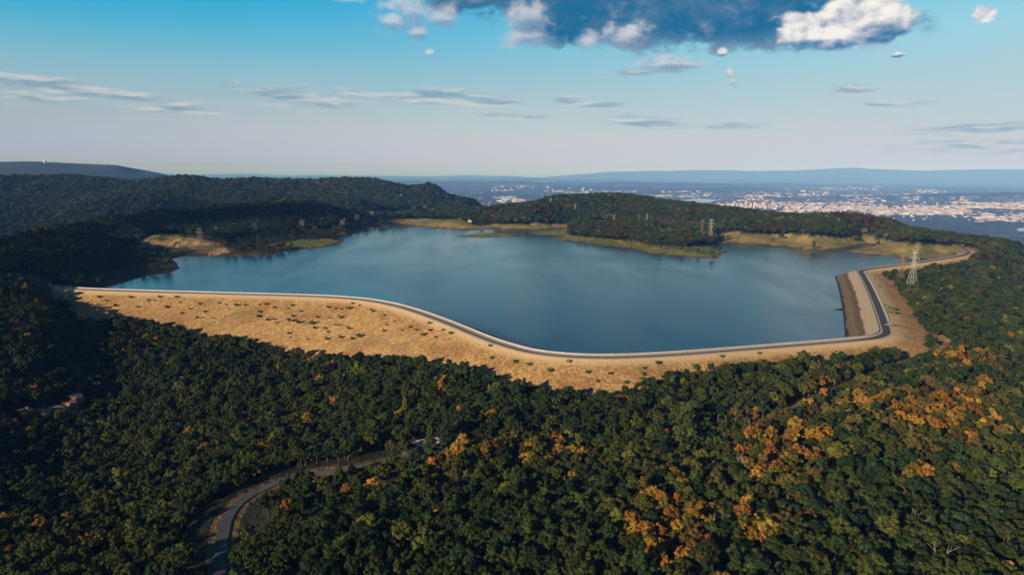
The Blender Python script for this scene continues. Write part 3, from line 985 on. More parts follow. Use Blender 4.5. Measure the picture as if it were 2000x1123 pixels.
def crown_mesh(name, seed, kind='round', leaves=120, size=0.34):
    rg = np.random.default_rng(seed)
    lobes = []
    if kind == 'round':
        nl = rg.integers(30, 40)
        for i in range(nl):
            a, t = rg.uniform(0, 2 * math.pi), rg.uniform(0, 1)
            ph = math.acos(1 - t * 1.2)
            rad = 3.5 * rg.uniform(0.72, 1.15)
            lobes.append((np.array([math.cos(a) * math.sin(ph) * rad, math.sin(a) * math.sin(ph) * rad, 8.0 + math.cos(ph) * 3.6 * rg.uniform(0.75, 1.15)]), rg.uniform(0.62, 1.15)))
        for i in range(6):
            lobes.append((np.array([rg.normal() * 1.2, rg.normal() * 1.2, 8.0 + rg.normal() * 0.8]), 1.2))
    elif kind == 'tall':
        for i in range(32):
            z = rg.uniform(4.0, 13.4)
            w_ = 2.5 * math.sqrt(max(0.05, 1 - ((z - 7.3) / 6.6) ** 2)) * rg.uniform(0.75, 1.1)
            a = rg.uniform(0, 6.28)
            lobes.append((np.array([math.cos(a) * w_, math.sin(a) * w_, z]), rg.uniform(0.6, 1.0)))
        lobes += [(np.array([0, 0, z]), 1.3) for z in (6, 8.5, 11)]
    elif kind == 'flat':
        for i in range(34):
            a, q = rg.uniform(0, 6.28), math.sqrt(rg.uniform(0, 1)) * 4.9
            lobes.append((np.array([math.cos(a) * q, math.sin(a) * q, 9.8 - 0.09 * q * q + rg.uniform(-1.1, 0.8)]), rg.uniform(0.6, 1.1)))
    elif kind == 'cone':
        for i in range(26):
            z = 2.5 + 11.0 * (i / 25) ** 0.9
            w_ = 3.0 * (1 - (z - 2.2) / 12.2)
            a = i * 2.4
            lobes.append((np.array([math.cos(a) * w_ * 0.75, math.sin(a) * w_ * 0.75, z]), 0.55 + w_ * 0.34))
    elif kind == 'thin':
        for i in range(19):
            a, q = rg.uniform(0, 6.28), rg.uniform(0.5, 3.9)
            lobes.append((np.array([math.cos(a) * q, math.sin(a) * q, 9.2 + rg.uniform(-3.2, 2.4)]), rg.uniform(0.5, 0.95)))
    elif kind == 'bush':
        for i in range(9):
            a, q = rg.uniform(0, 6.28), math.sqrt(rg.uniform(0, 1)) * 1.1
            lobes.append((np.array([math.cos(a) * q, math.sin(a) * q, 0.8 + rg.uniform(0, 1.1)]), rg.uniform(0.45, 0.85)))
    Vq, Vt, Ft = [], [], []
    core = 0.72
    for c, r in lobes:
        k = int(leaves * (r / 1.5) ** 2) if kind != 'bush' else 60
        Vq.append(leaves_on(c, r, max(k, 12), size if kind != 'bush' else 0.2, rg))
        sc_ = r * core * (1 + rg.normal(scale=0.10, size=(len(ICO_V), 1)))
        Ft.append(ICO_F + sum(len(x) for x in Vt))
        Vt.append(c + ICO_V * sc_ * np.array([1, 1, 0.85]))
    Vq, Vt, Ft = np.concatenate(Vq), np.concatenate(Vt), np.concatenate(Ft)
    nq = len(Vq) // 4
    V_ = np.concatenate([Vq, Vt])
    F3 = np.concatenate([np.arange(nq * 4).reshape(nq, 4)[:, [0, 1, 2]], np.arange(nq * 4).reshape(nq, 4)[:, [0, 2, 3]], Ft + nq * 4])
    me = quadmesh(name, V_, F3)
    me.materials.append(m_leaf)
    return me


def tube(V_, F2, a, b_, r0, r1, k=6):
    a, b_ = np.asarray(a, float), np.asarray(b_, float)
    d = (b_ - a) / (np.linalg.norm(b_ - a) + 1e-9)
    s = np.cross(d, [0.3, 0.9, 0.1])
    s /= np.linalg.norm(s)
    t = np.cross(d, s)
    i0_ = len(V_)
    for p, r_ in ((a, r0), (b_, r1)):
        for q in range(k):
            an = 2 * math.pi * q / k
            V_.append(p + (s * math.cos(an) + t * math.sin(an)) * r_)
    for q in range(k):
        F2.append((i0_ + q, i0_ + (q + 1) % k, i0_ + k + (q + 1) % k, i0_ + k + q))
    F2.append(tuple(i0_ + k + q for q in range(k)))
    F2.append(tuple(i0_ + k - 1 - q for q in range(k)))


def trunk_mesh(name, seed, h=9.0, limbs=6, spread=2.6, r0=0.32):
    rg = np.random.default_rng(seed)
    V_, F2 = [], []
    pts = [np.array([rg.normal() * 0.12 * i, rg.normal() * 0.12 * i, h * i / 4]) for i in range(5)]
    for i in range(4):
        tube(V_, F2, pts[i], pts[i + 1], r0 * (1 - i * 0.2), r0 * (1 - (i + 1) * 0.2))
    for i in range(limbs):
        z = h * rg.uniform(0.45, 0.95)
        a = rg.uniform(0, 6.28)
        b0 = np.array([0, 0, z])
        b1 = b0 + np.array([math.cos(a) * spread * 0.5, math.sin(a) * spread * 0.5, 1.0])
        b2 = b0 + np.array([math.cos(a + 0.3) * spread, math.sin(a + 0.3) * spread, 2.2 * rg.uniform(0.6, 1.4)])
        tube(V_, F2, b0, b1, 0.13, 0.09)
        tube(V_, F2, b1, b2, 0.09, 0.03)
    return mesh(name, V_, F2)


KINDS = ['round', 'round', 'round', 'round', 'flat', 'flat', 'tall', 'thin', 'cone']
CROWN = [crown_mesh('crown', 100 + i, k) for i, k in enumerate(KINDS)]
TRUNK = [trunk_mesh('trunk', 200 + i, h=(12.5 if k == 'cone' else 9.0), limbs=(0 if k == 'cone' else 6)) for i, k in enumerate(KINDS)]
for t_ in TRUNK:
    t_.materials.append(m_bark)
FARC = [crown_mesh('far_crown', 300 + i, 'round', leaves=34, size=0.8) for i in range(3)]

# whole-tree prototypes for the forest (crown and trunk in one mesh, not linked to the scene)
proto = bpy.data.collections.new('forest_prototypes')
PV = []
for i, (c_, t_) in enumerate(zip(CROWN, TRUNK)):
    bm = bmesh.new()
    bm.from_mesh(c_)
    nf = len(bm.faces)
    bm.from_mesh(t_)
    bm.faces.ensure_lookup_table()
    for q in range(nf, len(bm.faces)):
        bm.faces[q].material_index = 1
    me = bpy.data.meshes.new('tree')
    bm.to_mesh(me)
    bm.free()
    me.materials.append(m_leaf)
    me.materials.append(m_bark)
    PV.append(me)
PV += FARC
for i, me in enumerate(PV):
    proto.objects.link(bpy.data.objects.new('proto_%02d' % i, me))


def scatter(r0, r1, sp, th=52):
    out, r_ = [], r0
    while r_ < r1:
        s = sp(r_)
        k = int(2 * R(th) * r_ / s)
        t = np.linspace(-R(th), R(th), k, endpoint=False) + rng.uniform(0, s / r_)
        t = t + rng.uniform(-0.42, 0.42, k) * s / r_
        q = r_ + rng.uniform(-0.42, 0.42, k) * s
        out.append(np.c_[q * np.sin(t), q * np.cos(t), np.full(k, s)])
        r_ += s * 0.9
    return np.concatenate(out)


T = scatter(75, 4300, lambda r_: 5.1 if r_ < 700 else (5.1 + (r_ - 700) / 1300 * 4.4 if r_ < 2000 else 10 + (r_ - 2000) / 2300 * 10))
x, y, s = T.T
z = hq(x, y)
rr = np.hypot(x, y)
keep = z > 1.2 * (rr < 2000) * inside(x, y, lake_poly) - 400 * (~inside(x, y, lake_poly))
keep &= ~inside(x, y, lake_poly)
ds, _, _ = seg_dist(x, y, shore)
keep &= ~((ds < 9) & (rr < 1900))
zf_, dc, sarc, sdv = zface(x, y)
keep &= ~((dc < np.where(sarc > S_LEG + 340, 22, 30)) & (rr < 1500))
keep &= ~((sdv < 0) & (zf_ > z + np.where(sarc > S_LEG + 20, 0.6, 5.2)) & (dc < np.where(sarc > S_LEG + 340, 24, np.where(sarc > S_LEG - 60, 36, 220))))
z = np.where((sdv < 0) & (dc < 220) & (rr < 1500) & (zf_ > z), zf_, z)
dr, ar2, _ = seg_dist(x, y, rd[::2])
rarc = np.r_[0, np.cumsum(np.linalg.norm(np.diff(rd[::2, :2], axis=0), axis=1))]
S_PULL = rarc[np.argmin(np.linalg.norm(rd[::2, :2] - (gp[:2] if gp is not None else rd[0, :2]), axis=1))]
rad = np.interp(ar2, rarc, np.hypot(rd[::2, 0], rd[::2, 1]))
wide = np.where((rr < rad) & (ar2 < S_PULL + 12) & (ar2 > 40), np.where(ar2 < S_PULL * 0.5, 9.0, 11.0), 0.0) + np.where((rr >= rad) & (ar2 < S_PULL * 0.5), 3.0, 0.0) + np.where((rr >= rad) & (ar2 > 50) & (ar2 < S_PULL * 0.75), 4.0, 0.0)
keep &= ~(dr < np.where(ar2 > S_PULL + 15, 6.0, 8.0) + wide + (fbm(x / 15, y / 15, 2) * 8))
pxx, pyy = proj(np.c_[x, y, z])
jx, jy = fbm(x / 18, y / 18, 3) * 8, fbm(x / 18 + 4, y / 18, 3) * 3
for kind, polys in CLEAR.items():
    for poly in polys:
        lim = (rr > 2000) if kind in ('homes',) else ((rr > 1750) & (rr < 2900) if kind == 'gravel' else (rr < 2300) & (rr > 600))
        keep &= ~(inside(pxx + jx, pyy + jy, poly) & lim & (rng.random(len(x)) > (0.10 if kind == 'dark_grass' else 0.012)))
if gp is not None:
    keep &= ~(np.hypot(x - gp[0], y - gp[1] - 6) < 12)
    keep &= ~(np.hypot((x - gp[0]) * 1.0, (y - gp[1] + 12) * 0.8) < 14)
    keep &= ~(np.hypot(x - gp[0] + 18, y - gp[1] + 8) < 12)
keep &= ~(inside(pxx, pyy, [(-5, 828), (-5, 803), (110, 788), (165, 778), (168, 822), (100, 834)]) & (rr < 900))
# hidden far slopes need no trees
keep &= ~((rr > 2300) & (z < -200))
# gaps in the canopy
keep &= ~((rng.random(len(x)) < 0.07) & (rr < 900))
EXTRA = []
toe = (sdv < 0) & (dc < 170) & (zf_ > z - 5) & (sarc < S_LEG - 40)
x, y, z, s, rr, pxx, pyy, toe = (v[keep] for v in (x, y, z, s, rr, pxx, pyy, toe))
N = len(x)
cx_, cy_ = proj(np.c_[x, y, z + 9])

# colours: greens everywhere, autumn patches where the photograph has them
hue = rng.random(N)
g1, g2, g3 = np.array([0.033, 0.060, 0.012]), np.array([0.076, 0.090, 0.015]), np.array([0.023, 0.047, 0.016])
mixn = np.clip(0.5 + fbm(x / 60, y / 60, 3) * 1.6 + rng.normal(scale=0.22, size=N), 0, 1)[:, None]
tintT = g1 * (1 - mixn) + g2 * mixn
dk = (rng.random(N) < 0.22)[:, None]
tintT = np.where(dk, g3 * rng.uniform(0.8, 1.3, (N, 1)), tintT) * rng.uniform(0.75, 1.25, (N, 1))
yl = rng.random(N) < 0.035
tintT[yl] = np.array([0.150, 0.165, 0.026]) * rng.uniform(0.7, 1.2, (yl.sum(), 1))
AUT = [(1520, 870, 75, 55, .72), (1480, 830, 40, 20, .6), (1590, 890, 50, 40, .6), (1300, 985, 50, 45, .75), (1345, 1010, 45, 50, .6), (1250, 1020, 35, 45, .65), (1280, 1060, 45, 40, .75), (1325, 922, 28, 14, .9), (1420, 985, 60, 40, .3),
       (1480, 1005, 50, 30, .35), (1820, 800, 90, 28, .65), (1850, 790, 50, 30, .6), (1700, 775, 90, 30, .4), (1640, 760, 70, 30, .35), (1900, 770, 60, 40, .45), (1880, 690, 50, 18, .6), (1800, 895, 50, 22, .55), (1610, 850, 40, 30, .35), (1950, 850, 60, 30, .3),
       (930, 870, 90, 22, .5), (1060, 865, 60, 22, .4), (870, 890, 30, 18, .5), (1120, 885, 60, 30, .25), (100, 1015, 45, 40, .55), (25, 1065, 30, 30, .5), (165, 1040, 30, 25, .4), (60, 640, 50, 25, .15), (110, 770, 60, 30, .18), (1400, 430, 0, 0, 0)]
orange = np.zeros(N, bool)
for (ax, ay, aw, ah, pr_) in AUT:
    if aw:
        q = ((cx_ - ax) / aw) ** 2 + ((cy_ - ay) / ah) ** 2
        orange |= (q + fbm(x / 11, y / 11, 2) * 2.2 < 0.95) & (rng.random(N) < pr_ * 0.85) & (rr < 900)
half = np.zeros(N, bool)
for (ax, ay, aw, ah, pr_) in AUT:
    if aw:
        q = ((cx_ - ax) / (aw * 1.9)) ** 2 + ((cy_ - ay) / (ah * 1.8)) ** 2
        half |= (q + fbm(x / 14, y / 14, 2) * 1.4 < 1) & (rng.random(N) < 0.38 * pr_) & (rr < 900) & (cx_ > 500)
orange |= (rng.random(N) < 0.012) & (rr < 1200)
half &= ~orange
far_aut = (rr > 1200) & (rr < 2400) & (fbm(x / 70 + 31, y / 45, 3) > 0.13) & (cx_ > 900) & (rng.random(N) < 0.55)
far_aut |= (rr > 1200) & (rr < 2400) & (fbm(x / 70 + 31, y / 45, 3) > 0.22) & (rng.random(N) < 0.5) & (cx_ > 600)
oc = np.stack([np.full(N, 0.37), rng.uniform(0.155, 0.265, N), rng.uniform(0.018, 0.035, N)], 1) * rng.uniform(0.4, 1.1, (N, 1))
tintT[half] = (np.array([0.150, 0.128, 0.026])[None] * rng.uniform(0.5, 1.2, (N, 1)) * np.stack([np.ones(N), rng.uniform(0.8, 1.15, N), np.ones(N)], 1))[half]
tintT *= 0.90
edge = inside(pxx, pyy, [(-60, 535), (100, 545), (150, 562), (150, 606), (-60, 630)]) & (rr < 1100)
tintT[orange] = oc[orange]
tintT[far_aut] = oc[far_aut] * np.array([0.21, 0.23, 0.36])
var = rng.choice([0, 1, 2, 3, 4, 5, 6, 7, 8], N, p=[.15, .15, .15, .15, .12, .11, .09, .05, .03])
var = np.where(rr > 1300, rng.integers(9, 12, N), var)
scl = (s / 6.2) ** 0.85 * (0.55 + 0.80 * rng.beta(2.2, 2.6, N))
scl = np.where(rr > 2300, scl * 1.05, scl)
scl = np.where(toe, scl * 1.3, scl)
scl = np.where(edge, scl * 0.72, scl)
rot = rng.uniform(0, 2 * math.pi, N)

# single trees one can pick out: (px, py of mid crown, kind, scale, colour, autumn)
for px__, py__, kd_, sc__, cl_, au_ in [(840, 846, 8, 1.25, (0.055, 0.080, 0.022), 0), (872, 832, 8, 1.5, (0.026, 0.050, 0.020), 0), (1325, 848, 6, 1.15, (0.080, 0.115, 0.030), 0), (1350, 853, 6, 1.05, (0.076, 0.112, 0.030), 0), (1340, 806, 6, 1.5, (0.066, 0.095, 0.024), 0),
                                        (731, 942, 0, 0.95, (0.46, 0.23, 0.03), 1), (898, 797, 1, 0.7, (0.46, 0.18, 0.04), 1), (243, 654, 1, 0.8, (0.40, 0.17, 0.04), 1), (823, 1057, 1, 0.8, (0.17, 0.20, 0.03), 0), (765, 866, 0, 0.8, (0.080, 0.084, 0.022), 0), (788, 866, 0, 0.8, (0.066, 0.078, 0.022), 0)]:
    g = ground(px__, py__, 8.0 * sc__)
    if g is None:
        continue
    x, y, z = np.r_[x, g[0]], np.r_[y, g[1]], np.r_[z, g[2]]
    for nm_, v_ in (('rr', math.hypot(g[0], g[1])), ('cx_', px__), ('cy_', py__), ('orange', bool(au_)), ('var', kd_), ('scl', sc__), ('rot', 1.3 * len(EXTRA))):
        globals()[nm_] = np.r_[globals()[nm_], v_]
    tintT = np.vstack([tintT, cl_])
    EXTRA.append(len(x) - 1)
N = len(x)

# the trees that show largest become objects of their own
inv = (cx_ > -25) & (cx_ < 2025) & (cy_ < 1150) & (cy_ > 0)
size = np.where(inv, scl / np.hypot(np.hypot(x, y), z - HC), 0)
order = np.argsort(-size)
solo = np.zeros(N, bool)
solo[[i for i in order if not orange[i]][:250]] = True
solo[[i for i in order if orange[i] and size[i] > 0][:130]] = True
solo[EXTRA] = True


def place(px, reg):
    return reg


def colour_word(t, o):
    if o:
        return 'orange' if t[1] / t[0] < 0.45 else 'golden orange'
    if t[0] > 0.09:
        return 'rusty olive' if t[1] < t[0] * 0.95 else 'yellow green'
    if t[1] < 0.041:
        return 'deep green'
    return 'olive green' if t[0] > 0.045 else 'dark green'


SHAPE = {'round': 'round crowned', 'flat': 'broad crowned', 'tall': 'tall narrow', 'thin': 'sparse crowned', 'cone': 'pointed conical'}


def region(px, py, r_):
    if py < 800:
        return 'among greens near the bend of the dam' if px < 1790 else 'on the right hand slope beside the dam'
    if px < 440:
        return 'in the shady wood left of the winding road' if py > 900 else 'on the dark slope near the sandstone ledge'
    if px < 760:
        return 'in the wood just right of the winding road'
    if px < 1000:
        return 'in the wood below the pale gravel pullout' if py > 900 else 'beside the hidden road past the gravel pullout'
    if px < 1200:
        return 'in the dark wood left of the big orange patch'
    if px < 1420:
        return 'in the orange patch low in the middle wood' if 900 < py < 1100 else 'in the wood around the orange patch'
    if px < 1650:
        return 'in the bright orange cluster below the dam road' if py < 960 else 'in the wood below the bright orange cluster'
    return 'in the thick wood at the lower right edge' if py > 900 else 'in the mixed autumn wood below the dam corner'


n_tree = 0
for i in np.where(solo)[0]:
    kd = KINDS[var[i]] if var[i] < 9 else 'round'
    v_ = var[i] if var[i] < 9 else 0
    root = empty('conifer_tree' if kd == 'cone' else ('autumn_tree' if orange[i] else 'broadleaf_tree'), (x[i], y[i], z[i] - 1.9 * scl[i]), rot[i], scl[i])
    cw = colour_word(tintT[i], orange[i])
    rg_ = region(cx_[i], cy_[i], rr[i])
    lab = f'{cw} {SHAPE[kd]} tree {rg_}'
    tag(root, lab, 'tree', f'{cw} {SHAPE[kd]} trees {rg_}')
    c_ = link('crown', CROWN[v_], None, root)
    c_['tint'] = [float(q) for q in tintT[i]]
    link('trunk', TRUNK[v_], None, root)

# the rest of the wood: one instanced mass
rest = ~solo
P_ = np.c_[x[rest], y[rest], z[rest] - 1.9 * scl[rest]]
fm = bpy.data.meshes.new('forest')
fm.vertices.add(len(P_))
fm.vertices.foreach_set('co', P_.astype(np.float32).ravel())


def fattr(name, typ, data, key):
    fm.attributes.new(name, typ, 'POINT').data.foreach_set(key, np.ascontiguousarray(data).ravel())


fattr('tint', 'FLOAT_VECTOR', tintT[rest].astype(np.float32), 'vector')
fattr('kind_index', 'INT', var[rest].astype(np.int32), 'value')
fattr('size', 'FLOAT', scl[rest].astype(np.float32), 'value')
fattr('turn', 'FLOAT_VECTOR', np.c_[rng.normal(scale=0.05, size=rest.sum()), rng.normal(scale=0.05, size=rest.sum()), rot[rest]].astype(np.float32), 'vector')
fm.update()


def scatter_group(name):
    ng = bpy.data.node_groups.new(name, 'GeometryNodeTree')
    ng.interface.new_socket('Geometry', in_out='INPUT', socket_type='NodeSocketGeometry')
    ng.interface.new_socket('Geometry', in_out='OUTPUT', socket_type='NodeSocketGeometry')
    L = ng.links.new
    gi, go = ng.nodes.new('NodeGroupInput'), ng.nodes.new('NodeGroupOutput')
    ci = ng.nodes.new('GeometryNodeCollectionInfo')
    ci.inputs['Collection'].default_value = proto
    ci.inputs['Separate Children'].default_value = True
    ci.inputs['Reset Children'].default_value = True
    ip = ng.nodes.new('GeometryNodeInstanceOnPoints')
    ip.inputs['Pick Instance'].default_value = True

    def named(nm, ty):
        a = ng.nodes.new('GeometryNodeInputNamedAttribute')
        a.data_type = ty
        a.inputs[0].default_value = nm
        return a.outputs[0]
    L(gi.outputs[0], ip.inputs['Points'])
    L(ci.outputs[0], ip.inputs['Instance'])
    L(named('kind_index', 'INT'), ip.inputs['Instance Index'])
    er = ng.nodes.new('FunctionNodeEulerToRotation')
    L(named('turn', 'FLOAT_VECTOR'), er.inputs[0])
    L(er.outputs[0], ip.inputs['Rotation'])
    L(named('size', 'FLOAT'), ip.inputs['Scale'])
    L(ip.outputs[0], go.inputs[0])
    return ng


fo = link('forest', fm)
mod = fo.modifiers.new('scatter', 'NODES')
mod.node_group = scatter_group('forest_scatter')
tag(fo, 'dense mixed broadleaf forest turning autumn orange in patches, around the reservoir', 'forest', kind='stuff')
print('trees', N, 'gravel', ground(780, 417), 'pull', gp)

# ------------------------------------------------------------------ shrubs on the dam
def dam_z(d, s_):
    drop = (d - 5.5) / face_run(s_)
    back = np.maximum(0, (d - 3.2 - 5.5) / face_run(s_))
    return CREST_Z - (drop if drop < bz else max(bz, back)) - 0.1


BUSH = [crown_mesh('leaves', 400 + i, 'bush') for i in range(3)]
STEM = trunk_mesh('stem', 470, 0.9, 3, 0.7, 0.07)
STEM.materials.append(m_bark)
bushes = []
for c in [(519, 595), (536, 601), (506, 610), (570, 597), (588, 608), (641, 601), (655, 603), (666, 604), (676, 602), (683, 603), (688, 593), (571, 618), (619, 620), (641, 621), (663, 622), (524, 625), (540, 633), (565, 630), (582, 634), (609, 635), (614, 644), (634, 644),
          (640, 651), (655, 638), (680, 645), (563, 654), (637, 666), (665, 663), (687, 665), (700, 661), (535, 624), (505, 619), (723, 605), (728, 609), (750, 616), (755, 635), (770, 628), (785, 645), (800, 640), (813, 645), (826, 655), (840, 646), (850, 659), (749, 647),
          (255, 581), (311, 581), (344, 581), (207, 588), (193, 581), (224, 598), (385, 624), (400, 609), (416, 624), (428, 592), (441, 595), (390, 594), (461, 597), (478, 597), (355, 612), (325, 601), (269, 600), (290, 587), (301, 587), (1354, 716), (1358, 720), (1358, 734), (1253, 733),
          (1253, 740), (1190, 731), (1222, 748), (1310, 738), (1436, 716), (1432, 722), (1394, 722), (1005, 708), (1032, 713), (1110, 707), (1148, 729), (1073, 726), (960, 700), (957, 676), (880, 652), (865, 645), (838, 632), (1284, 710), (1483, 690), (1408, 697)]:
    d = ray(*c)
    k = np.linspace(200, 1000, 3000) / math.hypot(d[0], d[1])
    Pk = EYE + d[None] * k[:, None]
    zk, dk_, sk, sg_ = zface(Pk[:, 0], Pk[:, 1])
    ok = (sg_ < 0) & (dk_ > 6) & (Pk[:, 2] - zk < 0.6)
    if ok.any():
        i = int(np.argmax(ok))
        bushes.append((Pk[i, 0], Pk[i, 1], dam_z(dk_[i], sk[i]), rng.uniform(0.6, 1.3) * (1.25 if 540 < c[0] < 720 and c[1] > 612 else 0.95), c[0]))
for _ in range(34):
    i = int(rng.integers(10, int(np.searchsorted(crest_s, S_LEG * 0.93))))
    dp = rng.uniform(2.5, 27)
    o_s = 5.5 + dp * float(face_run(crest_s[i])) + (3.2 if dp > bz else 0)
    q = crest[i] - left[i] * o_s
    zq = CREST_Z - dp - 0.15
    if zq > hq(q[0], q[1]) + 0.3:
        bushes.append((q[0], q[1], zq, rng.uniform(0.4, 0.85), proj(np.array([q[0], q[1], zq]))[0]))
for c, sc__ in (((1735, 603), 1.5), ((1740, 606), 1.7), ((1744, 612), 1.6), ((1728, 598), 1.1), ((1726, 575), 0.9), ((1718, 560), 0.9), ((1708, 545), 0.8), ((1733, 610), 1.2), ((1750, 604), 1.0)):
    d = ray(*c)
    k = np.linspace(400, 1000, 3000) / math.hypot(d[0], d[1])
    Pk = EYE + d[None] * k[:, None]
    zk, dk_, sk, sg_ = zface(Pk[:, 0], Pk[:, 1])
    hk = np.maximum(np.where((sg_ < 0) & (dk_ > 6), zk, -1e9), hq(Pk[:, 0], Pk[:, 1]))
    i = int(np.argmax(Pk[:, 2] < hk + 0.5))
    bushes.append((Pk[i, 0], Pk[i, 1], hk[i], sc__, c[0]))
for i, (bx, by, bz_, sc__, pxb) in enumerate(bushes):
    r_ = empty('shrub', (bx, by, bz_), float(rng.uniform(0, 6.28)), sc__)
    yel = pxb > 1650 or rng.random() < 0.25
    where = 'on the sandy bank right of the dam corner' if pxb > 1650 else ('on the golden dam slope left of its bend' if pxb < 740 else 'on the golden dam slope near its bend')
    w_ = 'yellow green' if yel else 'dark green'
    sz = 'large' if sc__ > 1.05 else ('small' if sc__ < 0.7 else 'rounded')
    tag(r_, f'{sz} {w_} shrub growing {where}', 'shrub', f'{sz} {w_} shrubs {where}')
    c_ = link('leaves', BUSH[i % 3], None, r_)
    c_['tint'] = [float(q) for q in (np.array([0.21, 0.23, 0.035]) if yel else np.array([0.095, 0.135, 0.034])) * rng.uniform(0.8, 1.25)]
    link('stem', STEM, None, r_)

# ------------------------------------------------------------------ dead trees
def snag_mesh(seed):
    rg = np.random.default_rng(seed)
    V_, F2 = [], []

    def grow(p, d, L, r_, lv):
        q = p + d * L
        tube(V_, F2, p, q, r_, r_ * 0.62, 5)
        if lv == 0:
            return
        for _ in range(3 if lv > 1 else 2):
            e = d + rg.normal(scale=0.55, size=3) + np.array([0, 0, 0.15])
            grow(q, e / np.linalg.norm(e), L * rg.uniform(0.5, 0.75), r_ * 0.58, lv - 1)
    grow(np.zeros(3), np.array([0.05, 0, 1.0]), 6.0, 0.36, 3)
    me = mesh('bare_tree', V_, F2)
    me.materials.append(m_snag)
    return me


SN = [snag_mesh(i) for i in range(4)]
for i, (px__, py__, sc__, lab) in enumerate([(1447, 886, 1.25, 'bleached dead tree forking upwards beside the bright orange cluster'), (1470, 822, 1.1, 'bare pale tree at the top of the bright orange cluster'), (902, 1012, 0.9, 'thin bare grey tree standing in dark green wood'),
                                           (928, 1068, 0.9, 'short broken dead tree in the low middle wood'), (1715, 1050, 1.0, 'pale dead tree with yellow leaves around it near the lower right'), (1838, 1062, 1.25, 'reddish bare tree with spreading limbs at the lower right'),
                                           (1795, 990, 1.2, 'grey bare limbs showing through a broad green crown at right'), (1962, 1050, 1.0, 'bare forked tree by a dark gap near the right edge'), (1515, 1095, 1.0, 'leaning bare tree above the dark hollow near the bottom'),
                                           (1403, 1005, 1.1, 'pale trunked bare tree right of the low orange patch'), (760, 1100, 0.9, 'fine twigged dead tree near the bottom in the middle'), (1280, 912, 0.8, 'slim pair of bare stems left of a bright orange crown')]):
    g = ground(px__, py__, 9.0 * sc__)
    o = link('bare_tree', SN[i % 4])
    o.location, o.rotation_euler, o.scale = tuple(g - np.array([0, 0, 0.3])), (0, 0, i * 1.7), (sc__ * 0.72,) * 3
    tag(o, lab, 'tree')

# ------------------------------------------------------------------ sandstone ledge on the left slope
m_stone, n, b, o_ = material('sandstone')
pos = n.n('ShaderNodeNewGeometry').outputs['Position']
sp = n.n('ShaderNodeSeparateXYZ')
n.put(sp.inputs[0], pos)
ly = n.noise(n.vec(n.mul(sp.outputs[0], 0.08), n.mul(sp.outputs[1], 0.08), n.mul(sp.outputs[2], 1.1)), 1.0, 5, 0.6)
n.put(b.inputs['Base Color'], n.ramp(ly, [(0.3, (0.10, 0.055, 0.035)), (0.5, (0.28, 0.17, 0.10)), (0.62, (0.46, 0.33, 0.20)), (0.75, (0.22, 0.12, 0.07))]))
bump(n, b, ly, 1.0, 0.8)


def rock(px__, py__, w_, h_, dpt, seed, lab):
    g = ground(px__, py__, 0)
    bm = bmesh.new()
    bmesh.ops.create_cube(bm, size=1)
    bmesh.ops.subdivide_edges(bm, edges=bm.edges[:], cuts=7, use_grid_fill=True)
    for v in bm.verts:
        p = np.array(v.co) * np.array([w_, dpt, h_])
        nn_ = [fbm(np.array([p[a] * 0.28 + seed]), np.array([p[(a + 1) % 3] * 0.28 + seed * 3 + p[2] * 0.5]), 4)[0] for a in range(3)]
        lay = 0.5 * math.floor(p[2] * 0.9 + nn_[0] * 2) % 2
        q_ = np.array(v.co) / max(1e-6, np.linalg.norm(np.array(v.co)))
        p = 0.55 * p + 0.45 * q_ * np.array([w_, dpt, h_]) * 0.62
        p = p * (1 - 0.14 * lay) + np.array(nn_) * np.array([5.5, 5.5, 3.2])
        v.co = p
    me = bpy.data.meshes.new('sandstone_rock')
    bm.to_mesh(me)
    bm.free()
    o = link('sandstone_rock', me, m_stone)
    o.location = tuple(g + np.array([0, 0, h_ * 0.35]))
    o.rotation_euler = (0, 0, R(-18))
    tag(o, lab, 'rock')


rock(50, 816, 8, 8, 7, 3, 'squat pale boulder at the left end of the sandstone ledge')
rock(82, 812, 13, 5, 7, 5, 'low reddish slab of rock beside the squat pale boulder')
rock(112, 806, 15, 6, 8, 8, 'long layered slab in the middle of the sandstone ledge')
rock(137, 802, 9, 8, 8, 12, 'broken brown block near the right end of the ledge')
rock(151, 795, 7, 10, 7, 17, 'tall pale pillar of rock at the right end of the ledge')

# ------------------------------------------------------------------ pylons
def bar_(V_, F2, a, b_, r_):
    tube(V_, F2, a, b_, r_, r_, 4)


